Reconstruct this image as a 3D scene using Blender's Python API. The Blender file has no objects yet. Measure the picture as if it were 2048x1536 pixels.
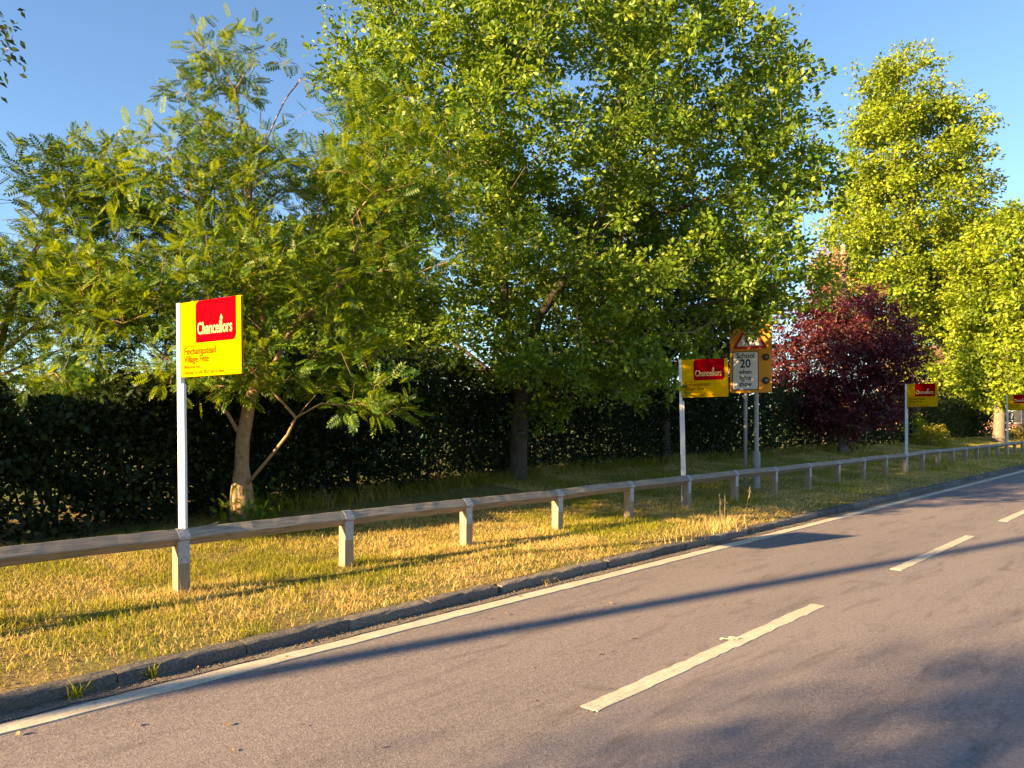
import bpy, math
import numpy as np
from mathutils import Vector, Matrix

R = math.radians
rng = np.random.default_rng(7)
scene = bpy.context.scene
C = scene.collection

# ------------------------------------------------------------------ camera, sky, sun, exposure
# world: x runs along the road, y across it (away from the viewer), z up, metres
HEAD = R(42.9)
SA, CA = math.sin(HEAD), math.cos(HEAD)
RT = np.array([SA, -CA, 0.0]); FW = np.array([CA, SA, 0.0])
CAM_H = 1.75
def at(r, f, z):
    """metres to the right of / ahead of the viewer, height -> world"""
    return np.array([SA * r + CA * f, -CA * r + SA * f, z])

cam_d = bpy.data.cameras.new("camera"); cam = bpy.data.objects.new("camera", cam_d); C.objects.link(cam)
cam.location = (0, 0, CAM_H)
cam.rotation_euler = (R(90), 0, -(math.pi / 2 - math.atan2(SA, CA)))
cam_d.sensor_width = 36; cam_d.lens = 1538 / 2048 * 36
cam_d.shift_y = 71 / 2048
cam_d.clip_start = 0.05; cam_d.clip_end = 5000
scene.camera = cam

SUN_EL, SUN_AZ = R(17.5), R(14.5)          # azimuth measured from -x towards +y
sun_dir = Vector((-math.cos(SUN_AZ) * math.cos(SUN_EL), math.sin(SUN_AZ) * math.cos(SUN_EL), math.sin(SUN_EL)))
w = bpy.data.worlds.new("World"); scene.world = w; w.use_nodes = True
nt = w.node_tree; nt.nodes.clear()
sky = nt.nodes.new("ShaderNodeTexSky"); sky.sky_type = 'NISHITA'; sky.sun_disc = False
sky.sun_elevation = SUN_EL; sky.sun_rotation = math.atan2(sun_dir.x, sun_dir.y)
sky.altitude = 60; sky.air_density = 1.0; sky.dust_density = 0.15; sky.ozone_density = 3.5
bg = nt.nodes.new("ShaderNodeBackground"); bg.inputs[1].default_value = 0.055
wo = nt.nodes.new("ShaderNodeOutputWorld")
nt.links.new(sky.outputs[0], bg.inputs[0]); nt.links.new(bg.outputs[0], wo.inputs[0])

sl = bpy.data.lights.new("sun", 'SUN'); sl.energy = 5.0; sl.angle = R(0.55); sl.color = (1.0, 0.69, 0.335)
so = bpy.data.objects.new("sun", sl); C.objects.link(so)
so.rotation_euler = (-sun_dir).to_track_quat('-Z', 'Y').to_euler(); so.location = (-20, 10, 20)

scene.view_settings.view_transform = 'Standard'; scene.view_settings.look = 'None'
scene.view_settings.exposure = 2.36; scene.view_settings.gamma = 1.0
scene.view_settings.use_curve_mapping = False
scene.render.engine = 'CYCLES'
cy = scene.cycles
cy.use_denoising = True; cy.max_bounces = 6; cy.diffuse_bounces = 3; cy.glossy_bounces = 2
cy.transmission_bounces = 4; cy.transparent_max_bounces = 4; cy.caustics_reflective = False; cy.caustics_refractive = False
cy.use_adaptive_sampling = True; cy.adaptive_threshold = 0.02

# ------------------------------------------------------------------ helpers
def mesh_obj(name, verts, faces, mat=None, parent=None, smooth=False, colors=None):
    me = bpy.data.meshes.new(name)
    me.from_pydata([tuple(v) for v in verts], [], faces)
    if smooth:
        me.polygons.foreach_set("use_smooth", [True] * len(me.polygons))
    me.update()
    return link(name, me, mat, parent)

def link(name, me, mat=None, parent=None):
    o = bpy.data.objects.new(name, me); C.objects.link(o)
    if mat is not None and len(me.materials) == 0: me.materials.append(mat)
    if parent is not None: o.parent = parent
    return o

def np_mesh(name, verts, loops, sizes, mat=None, parent=None, col=None, smooth=False):
    """fast mesh from numpy arrays; loops: flat vertex indices, sizes: per-face corner counts"""
    me = bpy.data.meshes.new(name)
    verts = np.asarray(verts, np.float32); loops = np.asarray(loops, np.int32).ravel(); sizes = np.asarray(sizes, np.int32)
    me.vertices.add(len(verts)); me.vertices.foreach_set("co", verts.ravel())
    me.loops.add(len(loops)); me.loops.foreach_set("vertex_index", loops)
    me.polygons.add(len(sizes))
    st = np.zeros(len(sizes), np.int32); st[1:] = np.cumsum(sizes)[:-1]
    me.polygons.foreach_set("loop_start", st)
    if smooth: me.polygons.foreach_set("use_smooth", np.ones(len(sizes), bool))
    me.update(calc_edges=True)
    if col is not None:
        a = me.color_attributes.new("tint", 'FLOAT_COLOR', 'POINT')
        c4 = np.ones((len(verts), 4), np.float32); c4[:, :3] = col
        a.data.foreach_set("color", c4.ravel())
    return link(name, me, mat, parent)

def thing(name, label, cat, loc=(0, 0, 0), rz=0.0, group=None):
    o = bpy.data.objects.new(name, None); C.objects.link(o); o.empty_display_size = 0.2
    o.location = tuple(loc); o.rotation_euler = (0, 0, rz)
    tag(o, label, cat, group); return o
def tag(o, label, cat, group=None, kind=None):
    if label: o["label"] = label
    if cat: o["category"] = cat
    if group: o["group"] = group
    if kind: o["kind"] = kind
    return o
def kind(o, k): o["kind"] = k; return o

class MB:
    """collects shapes into one mesh"""
    def __init__(s): s.v = []; s.f = []
    def add(s, v, f):
        n = len(s.v); s.v += [tuple(map(float, p)) for p in v]; s.f += [tuple(i + n for i in q) for q in f]; return s
    def box(s, x0, x1, y0, y1, z0, z1, ch=0.0):
        if ch <= 0:
            v = [(x, y, z) for z in (z0, z1) for y in (y0, y1) for x in (x0, x1)]
            return s.add(v, [(0, 2, 3, 1), (4, 5, 7, 6), (0, 1, 5, 4), (2, 6, 7, 3), (0, 4, 6, 2), (1, 3, 7, 5)])
        # chamfered vertical edges and top edge
        ring = lambda z, c: [(x0 + c, y0, z), (x1 - c, y0, z), (x1, y0 + c, z), (x1, y1 - c, z), (x1 - c, y1, z), (x0 + c, y1, z), (x0, y1 - c, z), (x0, y0 + c, z)]
        ins = lambda z, c: [(x0 + c + ch * .4, y0 + c, z), (x1 - c - ch * .4, y0 + c, z), (x1 - c, y0 + c + ch * .4, z), (x1 - c, y1 - c - ch * .4, z), (x1 - c - ch * .4, y1 - c, z), (x0 + c + ch * .4, y1 - c, z), (x0 + c, y1 - c - ch * .4, z), (x0 + c, y0 + c + ch * .4, z)]
        v = ins(z0, ch) + ring(z0 + ch, ch) + ring(z1 - ch, ch) + ins(z1, ch)
        f = [tuple(range(7, -1, -1)), tuple(range(24, 32))]
        for k in range(3):
            for i in range(8):
                j = (i + 1) % 8; f.append((k * 8 + i, k * 8 + j, k * 8 + 8 + j, k * 8 + 8 + i))
        return s.add(v, f)
    def cyl(s, p0, p1, r0, r1=None, n=12, cap=True):
        r1 = r0 if r1 is None else r1
        p0 = np.array(p0, float); p1 = np.array(p1, float); a = p1 - p0; a /= np.linalg.norm(a)
        u = np.cross(a, (0, 0, 1) if abs(a[2]) < .9 else (1, 0, 0)); u /= np.linalg.norm(u); q = np.cross(a, u)
        v = []
        for p, r in ((p0, r0), (p1, r1)):
            v += [p + r * (math.cos(2 * math.pi * i / n) * u + math.sin(2 * math.pi * i / n) * q) for i in range(n)]
        f = [(i, (i + 1) % n, n + (i + 1) % n, n + i) for i in range(n)]
        if cap: f += [tuple(range(n - 1, -1, -1)), tuple(range(n, 2 * n))]
        return s.add(v, f)
    def prism(s, poly, axis_y0, axis_y1):
        """poly in (x, z), extruded along y"""
        n = len(poly)
        v = [(x, axis_y0, z) for x, z in poly] + [(x, axis_y1, z) for x, z in poly]
        f = [(i, (i + 1) % n, n + (i + 1) % n, n + i) for i in range(n)] + [tuple(range(n - 1, -1, -1)), tuple(range(n, 2 * n))]
        return s.add(v, f)
    def build(s, name, mat=None, parent=None, smooth=False):
        return mesh_obj(name, s.v, s.f, mat, parent, smooth)

def vnoise(x, y, seed=0):
    """value noise 0..1"""
    xi = np.floor(x).astype(int); yi = np.floor(y).astype(int); fx = x - xi; fy = y - yi
    fx = fx * fx * (3 - 2 * fx); fy = fy * fy * (3 - 2 * fy)
    def h(a, b):
        n = (a * 374761393 + b * 668265263 + seed * 1442695041) & 0x7fffffff
        n = ((n ^ (n >> 13)) * 1274126177) & 0x7fffffff
        return ((n ^ (n >> 16)) & 0xffff) / 65535.0
    return (h(xi, yi) * (1 - fx) + h(xi + 1, yi) * fx) * (1 - fy) + (h(xi, yi + 1) * (1 - fx) + h(xi + 1, yi + 1) * fx) * fy
def fbm(x, y, seed=0):
    return .55 * vnoise(x, y, seed) + .3 * vnoise(x * 2.1, y * 2.1, seed + 1) + .15 * vnoise(x * 4.3, y * 4.3, seed + 2)

# ------------------------------------------------------------------ materials
def new_mat(name):
    m = bpy.data.materials.new(name); m.use_nodes = True; t = m.node_tree; t.nodes.clear()
    out = t.nodes.new("ShaderNodeOutputMaterial"); return m, t, out
def node(t, kind_, **kw):
    n = t.nodes.new(kind_)
    for k, v in kw.items():
        if k.startswith("i_"): n.inputs[k[2:].replace("_", " ")].default_value = v
        else: setattr(n, k, v)
    return n
def noise(t, vec, scale, detail=3.0, rough=.55, dist=0.0):
    n = t.nodes.new("ShaderNodeTexNoise"); n.inputs["Scale"].default_value = scale; n.inputs["Detail"].default_value = detail
    n.inputs["Roughness"].default_value = rough; n.inputs["Distortion"].default_value = dist
    if vec is not None: t.links.new(vec, n.inputs["Vector"])
    return n.outputs["Fac"]
def ramp(t, fac, stops):
    n = t.nodes.new("ShaderNodeValToRGB"); cr = n.color_ramp
    while len(cr.elements) < len(stops): cr.elements.new(0.5)
    for e, (p, c) in zip(cr.elements, stops):
        e.position = p; e.color = (*c, 1) if len(c) == 3 else c
    t.links.new(fac, n.inputs[0]); return n.outputs[0]
def mixc(t, fac, a, b, mode='MIX'):
    n = t.nodes.new("ShaderNodeMix"); n.data_type = 'RGBA'; n.blend_type = mode
    for s_, v in ((n.inputs[0], fac), (n.inputs[6], a), (n.inputs[7], b)):
        if isinstance(v, bpy.types.NodeSocket): t.links.new(v, s_)
        elif isinstance(v, (int, float)): s_.default_value = v
        else: s_.default_value = (*v, 1)
    return n.outputs[2]
def math_(t, op, a, b=0.0):
    n = t.nodes.new("ShaderNodeMath"); n.operation = op
    for s_, v in ((n.inputs[0], a), (n.inputs[1], b)):
        if isinstance(v, bpy.types.NodeSocket): t.links.new(v, s_)
        else: s_.default_value = v
    return n.outputs[0]
def objvec(t, scale=(1, 1, 1), world=False):
    if world:
        g = t.nodes.new("ShaderNodeNewGeometry").outputs["Position"]
    else:
        g = t.nodes.new("ShaderNodeTexCoord").outputs["Object"]
    m = t.nodes.new("ShaderNodeMapping"); m.inputs["Scale"].default_value = scale
    t.links.new(g, m.inputs[0]); return m.outputs[0]
def bump(t, h, strength=.3, dist=.01):
    b = t.nodes.new("ShaderNodeBump"); b.inputs["Strength"].default_value = strength; b.inputs["Distance"].default_value = dist
    t.links.new(h, b.inputs["Height"]); return b.outputs[0]
def principled(t, out, col, rough=.6, spec=.3, nrm=None, metal=0.0):
    p = t.nodes.new("ShaderNodeBsdfPrincipled")
    for k, v in (("Base Color", col), ("Roughness", rough), ("Specular IOR Level", spec), ("Metallic", metal)):
        if isinstance(v, bpy.types.NodeSocket): t.links.new(v, p.inputs[k])
        else: p.inputs[k].default_value = (*v, 1) if isinstance(v, tuple) else v
    if nrm is not None: t.links.new(nrm, p.inputs["Normal"])
    if out is not None: t.links.new(p.outputs[0], out.inputs[0])
    return p.outputs[0]
def plain(name, col, rough=.5, spec=.4, var=.08, scale=6.0, metal=0.0, bmp=0.0, world=False):
    m, t, out = new_mat(name); v = objvec(t, world=world); n = noise(t, v, scale, 4)
    dark = tuple(max(0, c * (1 - var * 2)) for c in col); lite = tuple(min(1, c * (1 + var)) for c in col)
    c = ramp(t, n, [(.3, dark), (.7, lite)])
    principled(t, out, c, rough, spec, bump(t, noise(t, v, scale * 12, 3), bmp, .003) if bmp else None, metal); return m

def leaf_mat(name, stops, trans, trans_fac=.4, rough=.45, spec=.3, clump=1.4):
    """stops: list of base colours from dark to light picked per leaf and per clump"""
    m, t, out = new_mat(name)
    g = t.nodes.new("ShaderNodeNewGeometry"); rnd = g.outputs["Random Per Island"]
    v = objvec(t, world=True); n = noise(t, v, clump, 2)
    f = math_(t, 'ADD', math_(t, 'MULTIPLY', rnd, .55), math_(t, 'MULTIPLY', math_(t, 'SUBTRACT', n, .5), 1.1))
    f = math_(t, 'ADD', f, .22)
    k = len(stops); c = ramp(t, f, [(.05 + .9 * i / (k - 1), s) for i, s in enumerate(stops)])
    p = principled(t, None, c, rough, spec)
    tr = t.nodes.new("ShaderNodeBsdfTranslucent"); t.links.new(mixc(t, .6, c, trans), tr.inputs[0])
    ms = t.nodes.new("ShaderNodeMixShader"); ms.inputs[0].default_value = trans_fac
    t.links.new(p, ms.inputs[1]); t.links.new(tr.outputs[0], ms.inputs[2]); t.links.new(ms.outputs[0], out.inputs[0])
    return m

def bark_mat(name, a, b, scale=5.0, stretch=.25, bs=.6):
    m, t, out = new_mat(name); v = objvec(t, (1, 1, stretch), world=True)
    n = noise(t, v, scale * 4, 5, .65, .6); n2 = noise(t, v, scale * .4, 2)
    c = mixc(t, math_(t, 'MULTIPLY', n2, .6), ramp(t, n, [(.3, a), (.7, b)]), tuple(x * .75 for x in b))
    principled(t, out, c, .9, .1, bump(t, n, bs, .03)); return m

M = {}
def build_mats():
    # asphalt
    m, t, out = new_mat("asphalt"); v = objvec(t, world=True)
    agg = noise(t, v, 75, 3, .8); mid = noise(t, v, 9, 4, .6); big = noise(t, objvec(t, (.25, 1.0, 1), world=True), .9, 4, .6)
    stain = noise(t, objvec(t, (.6, 1, 1), world=True), 2.3, 5, .7, .8)
    c = ramp(t, agg, [(.28, (.07, .060, .060)), (.45, (.18, .154, .148)), (.6, (.245, .208, .197)), (.75, (.47, .415, .39))])
    c = mixc(t, math_(t, 'MULTIPLY', ramp(t, mid, [(.3, (0, 0, 0)), (.75, (1, 1, 1))]), .25), c, (.11, .085, .075))
    c = mixc(t, ramp(t, big, [(.35, (.0, .0, .0)), (.75, (.45, .45, .45))]), c, (.25, .21, .19))
    c = mixc(t, ramp(t, stain, [(.58, (0, 0, 0)), (.74, (.55, .55, .55))]), c, (.055, .045, .042))
    sp = noise(t, v, 30, 4, .8); c = mixc(t, 1.0, c, ramp(t, sp, [(.3, (.62, .62, .63)), (.5, (.94, .94, .94)), (.7, (1.22, 1.2, 1.18))]), 'MULTIPLY')
    trk = t.nodes.new("ShaderNodeTexWave"); trk.wave_type = 'BANDS'; trk.bands_direction = 'Y'; trk.inputs["Scale"].default_value = .19; trk.inputs["Distortion"].default_value = .6; trk.inputs["Detail"].default_value = 2
    t.links.new(objvec(t, (.12, 1, 1), world=True), trk.inputs["Vector"]); c = mixc(t, math_(t, 'MULTIPLY', trk.outputs["Fac"], .16), c, (.27, .235, .22))
    smear = noise(t, objvec(t, (.22, 1.6, 1), world=True), 3.1, 5, .72, .4); c = mixc(t, ramp(t, smear, [(.53, (0, 0, 0)), (.70, (.62, .62, .62))]), c, (.085, .070, .066))
    c = mixc(t, 1.0, c, (1.03, 1.03, 1.07), 'MULTIPLY')
    h = math_(t, 'ADD', agg, math_(t, 'MULTIPLY', mid, .5))
    principled(t, out, c, .85, .25, bump(t, h, .7, .008)); M["asphalt"] = m
    # road paint with worn pits
    m, t, out = new_mat("road_paint"); v = objvec(t, world=True); n = noise(t, v, 40, 4, .7); n2 = noise(t, v, 7, 4)
    c = ramp(t, n2, [(.3, (.46, .40, .30)), (.7, (.60, .54, .42))])
    c = mixc(t, ramp(t, n, [(.56, (0, 0, 0)), (.66, (.85, .85, .85))]), c, (.22, .19, .17))
    wv = noise(t, objvec(t, (.35, 6, 1), world=True), 6, 5, .7); c = mixc(t, ramp(t, wv, [(.44, (0, 0, 0)), (.68, (.6, .6, .6))]), c, (.28, .24, .20))
    principled(t, out, c, .7, .3, bump(t, n, .4, .004)); M["paint"] = m
    # grit in gutter
    m, t, out = new_mat("gutter_grit"); v = objvec(t, world=True); n = noise(t, v, 70, 4, .75); n2 = noise(t, v, 4, 4)
    c = ramp(t, n, [(.3, (.10, .085, .07)), (.55, (.24, .20, .16)), (.75, (.42, .36, .30))])
    c = mixc(t, math_(t, 'MULTIPLY', n2, .6), c, (.13, .11, .09))
    principled(t, out, c, .95, .1, bump(t, n, .8, .01)); M["grit"] = m
    # kerb granite
    m, t, out = new_mat("kerb_stone"); v = objvec(t, world=True); n = noise(t, v, 45, 5, .75); n2 = noise(t, v, 5, 4)
    c = ramp(t, n, [(.3, (.055, .052, .052)), (.55, (.165, .153, .145)), (.75, (.34, .315, .29))])
    c = mixc(t, ramp(t, n2, [(.45, (0, 0, 0)), (.7, (.55, .55, .55))]), c, (.20, .17, .13))
    oi = t.nodes.new('ShaderNodeObjectInfo'); c = mixc(t, 1.0, c, ramp(t, oi.outputs['Random'], [(0, (.65, .66, .68)), (1, (1.2, 1.16, 1.1))]), 'MULTIPLY')
    principled(t, out, c, .9, .15, bump(t, math_(t, 'ADD', n, n2), .8, .02)); M["kerb"] = m
    # soil and thatch under the verge grass
    m, t, out = new_mat("verge_soil"); v = objvec(t, world=True); n = noise(t, v, 30, 5, .7); n2 = noise(t, v, 1.1, 4)
    c = ramp(t, n, [(.3, (.10, .075, .035)), (.55, (.25, .18, .075)), (.75, (.40, .30, .13))])
    c = mixc(t, ramp(t, n2, [(.42, (0, 0, 0)), (.6, (.8, .8, .8))]), c, (.12, .13, .03))
    principled(t, out, c, .95, .05, bump(t, n, .8, .02)); M["soil"] = m
    # far field grass
    m, t, out = new_mat("field_grass"); v = objvec(t, world=True); n = noise(t, v, 1.5, 5, .7); n2 = noise(t, v, 25, 3)
    c = mixc(t, math_(t, 'MULTIPLY', n2, .5), ramp(t, n, [(.3, (.09, .13, .025)), (.7, (.24, .24, .07))]), (.12, .12, .04))
    principled(t, out, c, .95, .05, bump(t, n2, .6, .05)); M["field"] = m
    # grass blades: colour from the tint attribute
    m, t, out = new_mat("grass_blade"); a = t.nodes.new("ShaderNodeVertexColor"); a.layer_name = "tint"
    p = principled(t, None, a.outputs[0], .55, .25)
    tr = t.nodes.new("ShaderNodeBsdfTranslucent"); t.links.new(mixc(t, .25, a.outputs[0], (.65, .5, .05)), tr.inputs[0])
    ms = t.nodes.new("ShaderNodeMixShader"); ms.inputs[0].default_value = .48
    t.links.new(p, ms.inputs[1]); t.links.new(tr.outputs[0], ms.inputs[2]); t.links.new(ms.outputs[0], out.inputs[0]); M["blade"] = m
    # foliage
    M["oak"] = leaf_mat("oak_leaf", [(.018, .058, .012), (.065, .130, .014), (.17, .25, .022), (.34, .40, .05)], (.38, .52, .014), .35, .42, .3)
    M["rowan"] = leaf_mat("rowan_leaf", [(.012, .054, .012), (.035, .098, .010), (.105, .170, .008), (.27, .29, .010)], (.35, .43, .006), .40, .5, .22)
    M["lime"] = leaf_mat("lime_leaf", [(.06, .115, .012), (.14, .205, .014), (.25, .315, .018), (.37, .41, .030)], (.47, .55, .015), .36, .5, .25, .5)
    M["plum"] = leaf_mat("plum_leaf", [(.028, .010, .013), (.075, .016, .020), (.115, .024, .034), (.18, .048, .048)], (.28, .025, .035), .3, .4, .4, .9)
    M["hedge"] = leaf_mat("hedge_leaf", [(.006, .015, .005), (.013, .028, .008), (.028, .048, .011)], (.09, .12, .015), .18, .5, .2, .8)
    M["gold"] = leaf_mat("golden_leaf", [(.14, .13, .02), (.30, .26, .02), (.42, .36, .03)], (.5, .42, .02), .35, .5, .3, 2)
    M["shade"] = leaf_mat("dark_leaf", [(.016, .035, .01), (.03, .06, .014), (.06, .09, .02)], (.16, .2, .02), .3, .4, .35, .8)
    M["far"] = leaf_mat("far_leaf", [(.03, .055, .02), (.06, .09, .03), (.10, .12, .035)], (.2, .22, .03), .3, .6, .2, .15)
    M["dead"] = leaf_mat("dead_leaf", [(.16, .09, .045), (.28, .16, .075), (.38, .25, .13)], (.4, .2, .08), .2, .7, .1, 1)
    M["bark_rowan"] = bark_mat("rowan_bark", (.15, .095, .055), (.38, .265, .16), 4, .9, .45)
    M["bark_oak"] = bark_mat("oak_bark", (.030, .026, .021), (.105, .085, .065), 5, .2, .9)
    M["bark_grey"] = bark_mat("grey_bark", (.09, .075, .06), (.27, .23, .18), 4, .3, .6)
    M["twig"] = bark_mat("pale_twig", (.22, .17, .11), (.45, .36, .24), 6, .5, .2)
    # weathered timber, grain along local x
    def wood(name, a, b, sx, sz):
        m, t, out = new_mat(name); v = objvec(t, (sx, 9, sz)); n = noise(t, v, 9, 6, .65, .5)
        knots = t.nodes.new("ShaderNodeTexVoronoi"); knots.inputs["Scale"].default_value = 2.2
        t.links.new(objvec(t, (1, 2.5, 2.5)), knots.inputs["Vector"])
        kn = ramp(t, knots.outputs["Distance"], [(.05, (1, 1, 1)), (.12, (0, 0, 0))])
        oi = t.nodes.new("ShaderNodeObjectInfo")
        c = ramp(t, n, [(.28, a), (.5, tuple((x + y) / 2 for x, y in zip(a, b))), (.72, b)])
        c = mixc(t, math_(t, 'MULTIPLY', oi.outputs["Random"], .35), c, (.16, .14, .115))
        c = mixc(t, math_(t, 'MULTIPLY', kn, .6), c, (.07, .045, .03))
        principled(t, out, c, .8, .15, bump(t, n, .45, .004)); return m
    M["rail"] = wood("weathered_rail", (.13, .098, .068), (.47, .39, .30), .4, 9)
    M["post"] = wood("weathered_post", (.22, .155, .095), (.46, .34, .22), 9, .5)
    m, t, out = new_mat("galvanised_steel"); v = objvec(t, world=True); n = noise(t, v, 30, 4)
    c = ramp(t, n, [(.3, (.25, .255, .26)), (.7, (.42, .42, .43))]); principled(t, out, c, .55, .4, None, .25); M["galv"] = m
    M["nail"] = plain("nail_steel", (.20, .19, .18), .5, .5, .1, 20, .7)
    M["white_pole"] = plain("white_painted_timber", (.62, .62, .63), .5, .35, .05, 4, 0, .08)
    M["yellow"] = plain("yellow_board", (.50, .290, .0006), .85, .0, .02, 1.5)
    M["red"] = plain("red_print", (.27, .0010, .0045), .85, .0, .03, 2)
    M["cream"] = plain("cream_print", (.62, .50, .20), .85, .0, .02)
    M["ochre"] = plain("orange_print", (.15, .030, .001), .85, .0, .03)
    M["ochre_faint"] = plain("pale_orange_print", (.22, .062, .001), .85, .0, .03)
    M["board_edge"] = plain("board_edge", (.78, .60, .10), .6, .2, .05)
    M["amber"] = plain("amber_backing", (.66, .27, .006), .45, .35, .06, 3)
    M["sign_white"] = plain("sign_white", (.66, .65, .63), .45, .35, .04, 4)
    M["sign_black"] = plain("sign_black", (.012, .012, .013), .45, .35, .03)
    M["sign_red"] = plain("sign_red", (.42, .012, .015), .4, .35, .05)
    M["lens"] = plain("dark_lamp_lens", (.055, .055, .05), .15, .6, .2, 12)
    M["grey_post"] = plain("grey_painted_steel", (.30, .31, .30), .55, .4, .1, 5, 0, .1)
    M["mesh_green"] = plain("green_coated_steel", (.03, .16, .09), .5, .35, .08)
    M["render_pink"] = plain("pinkish_house_brick", (.46, .26, .17), .85, .1, .12, 3, 0, .3, True)
    M["roof_tile"] = plain("brown_roof_tile", (.16, .085, .06), .85, .1, .15, 4, 0, .4, True)
    M["glass"] = plain("dark_window_glass", (.03, .035, .04), .08, .7, .1)
    M["frame_white"] = plain("white_window_frame", (.75, .75, .73), .5, .3, .03)
    M["litter"] = plain("pale_scrap", (.62, .55, .36), .7, .2, .12, 30)
build_mats()

# ------------------------------------------------------------------ ground, verge, road, kerb
def verge_z(x, y):
    """height of the grass verge: flat by the kerb, then a gentle bank up to the hedge"""
    z = .084 + .066 * np.clip((y - 5.43) / .8, 0, 1) + .09 * np.clip(y - 7.4, 0, 4.5)
    return z + .035 * (fbm(np.asarray(x) * .5, np.asarray(y) * .5, 3) - .5)

def grid_sheet(name, xs, ys, zf, mat):
    X, Y = np.meshgrid(xs, ys); Z = zf(X, Y)
    v = np.stack([X, Y, Z], -1).reshape(-1, 3); nx, ny = len(xs), len(ys)
    i = (np.arange(ny - 1)[:, None] * nx + np.arange(nx - 1)[None, :]).ravel()
    q = np.stack([i, i + 1, i + nx + 1, i + nx], -1)
    return np_mesh(name, v, q, np.full(len(q), 4), mat, smooth=True)

ground = mesh_obj("ground", [(-3000, -3000, -.35), (3000, -3000, -.35), (3000, 3000, -.35), (-3000, 3000, -.35)], [(0, 1, 2, 3)], M["field"])
tag(ground, "open grassy ground reaching to the horizon", None, kind="structure")
xs = np.concatenate([np.arange(-40, -2, 2), np.arange(-2, 20, .25), np.arange(20, 60, .6), np.arange(60, 161, 4)])
ys = np.concatenate([np.concatenate([[5.43, 5.46], np.arange(5.5, 9, .15)]), np.arange(9, 13.1, .4)])
verge = grid_sheet("verge", xs, ys, verge_z, M["soil"]); tag(verge, "grass verge between the kerb and the hedge", None, kind="structure")
field = grid_sheet("field", np.linspace(-60, 240, 40), np.concatenate([np.arange(12.9, 30, 1.5), np.arange(30, 400, 15)]),
                   lambda X, Y: .50 + .08 * (fbm(X * .1, Y * .1, 5) - .5) + 0 * X, M["field"])
tag(field, "sunlit playing field behind the hedge", None, kind="structure")
near_verge = grid_sheet("near_verge", np.arange(-60, 161, 4), np.array([-40, -12, -3, .12]), lambda X, Y: .1 + 0 * X, M["soil"])
tag(near_verge, "grass verge on the viewer's side of the road", None, kind="structure")

road = grid_sheet("road", np.arange(-80, 241, 4.0), np.linspace(.05, 5.5, 8), lambda X, Y: .012 * np.cos((Y - 2.8) / 2.6 * 1.5) - .012, M["asphalt"])
tag(road, "two lane asphalt road", None, kind="structure")

def strip(name, x0, x1, yc, wd, z, mat, parent, wob=.006, step=.12, seed=0, end=.03):
    """painted marking: a thin ragged-edged sheet with real thickness"""
    n = max(2, int((x1 - x0) / step)); r = np.random.default_rng(seed); xs_ = np.linspace(x0, x1, n)
    lo = yc - wd / 2 + r.normal(0, wob, n); hi = yc + wd / 2 + r.normal(0, wob, n)
    v = []; f = []
    for i in range(n):
        v += [(xs_[i], lo[i], z - .012), (xs_[i], lo[i], z), (xs_[i], hi[i], z), (xs_[i], hi[i], z - .012)]
    for i in range(n - 1):
        a = i * 4; b = a + 4
        f += [(a, b, b + 1, a + 1), (a + 1, b + 1, b + 2, a + 2), (a + 2, b + 2, b + 3, a + 3)]
    f += [(0, 1, 2, 3), (n * 4 - 1, n * 4 - 2, n * 4 - 3, n * 4 - 4)]
    return mesh_obj(name, v, f, mat, parent)
strip("edge_line", -8, 60, 5.08, .15, .0005, M["paint"], road, .005, .15, 1)
strip("edge_line", 60, 160, 5.08, .15, .0005, M["paint"], road, .0, 4, 1)
for k in range(-1, 12):
    x0 = 3.72 + k * 5.87
    strip("lane_dash", x0, x0 + 3.55, 2.82, .125, .0045, M["paint"], road, .004, .07 if k < 2 else .3, 20 + k)
n = 500; gx = np.linspace(-6, 60, n); lo = 5.20 + .05 * (vnoise(gx * 1.3, gx * 0, 9) - .5) + .015 * rng.normal(size=n); 
gv = np.concatenate([np.stack([gx, lo, np.full(n, -.004)], -1), np.stack([gx, np.full(n, 5.36), np.full(n, .004)], -1)])
q = np.stack([np.arange(n - 1), np.arange(1, n), np.arange(n + 1, 2 * n), np.arange(n, 2 * n - 1)], -1)
gutter = np_mesh("gutter", gv, q, np.full(n - 1, 4), M["grit"]); tag(gutter, "gritty gutter between edge line and kerb", None, kind="structure")
# loose grit
N = 5000; px = rng.uniform(-1, 16, N); py = 5.33 - np.abs(rng.normal(0, .06, N)); s = rng.uniform(.002, .008, N)
tet = np.array([(1, 0, -.3), (-.6, .9, -.3), (-.6, -.9, -.3), (0, 0, .8)]); ang = rng.uniform(0, 6.28, N)
rot = np.stack([np.stack([np.cos(ang), -np.sin(ang), 0 * ang], -1), np.stack([np.sin(ang), np.cos(ang), 0 * ang], -1), np.stack([0 * ang, 0 * ang, 1 + 0 * ang], -1)], 1)
gv = (np.einsum('nij,kj->nki', rot, tet) * s[:, None, None] + np.stack([px, py, np.full(N, .004)], -1)[:, None]).reshape(-1, 3)
tf = np.array([(0, 2, 1), (0, 1, 3), (1, 2, 3), (2, 0, 3)]); gf = (np.arange(N)[:, None, None] * 4 + tf[None]).reshape(-1, 3)
o = np_mesh("gravel", gv, gf, np.full(len(gf), 3), M["grit"]); tag(o, "loose grit and fine gravel lying in the gutter", "gravel", kind="stuff")

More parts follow.
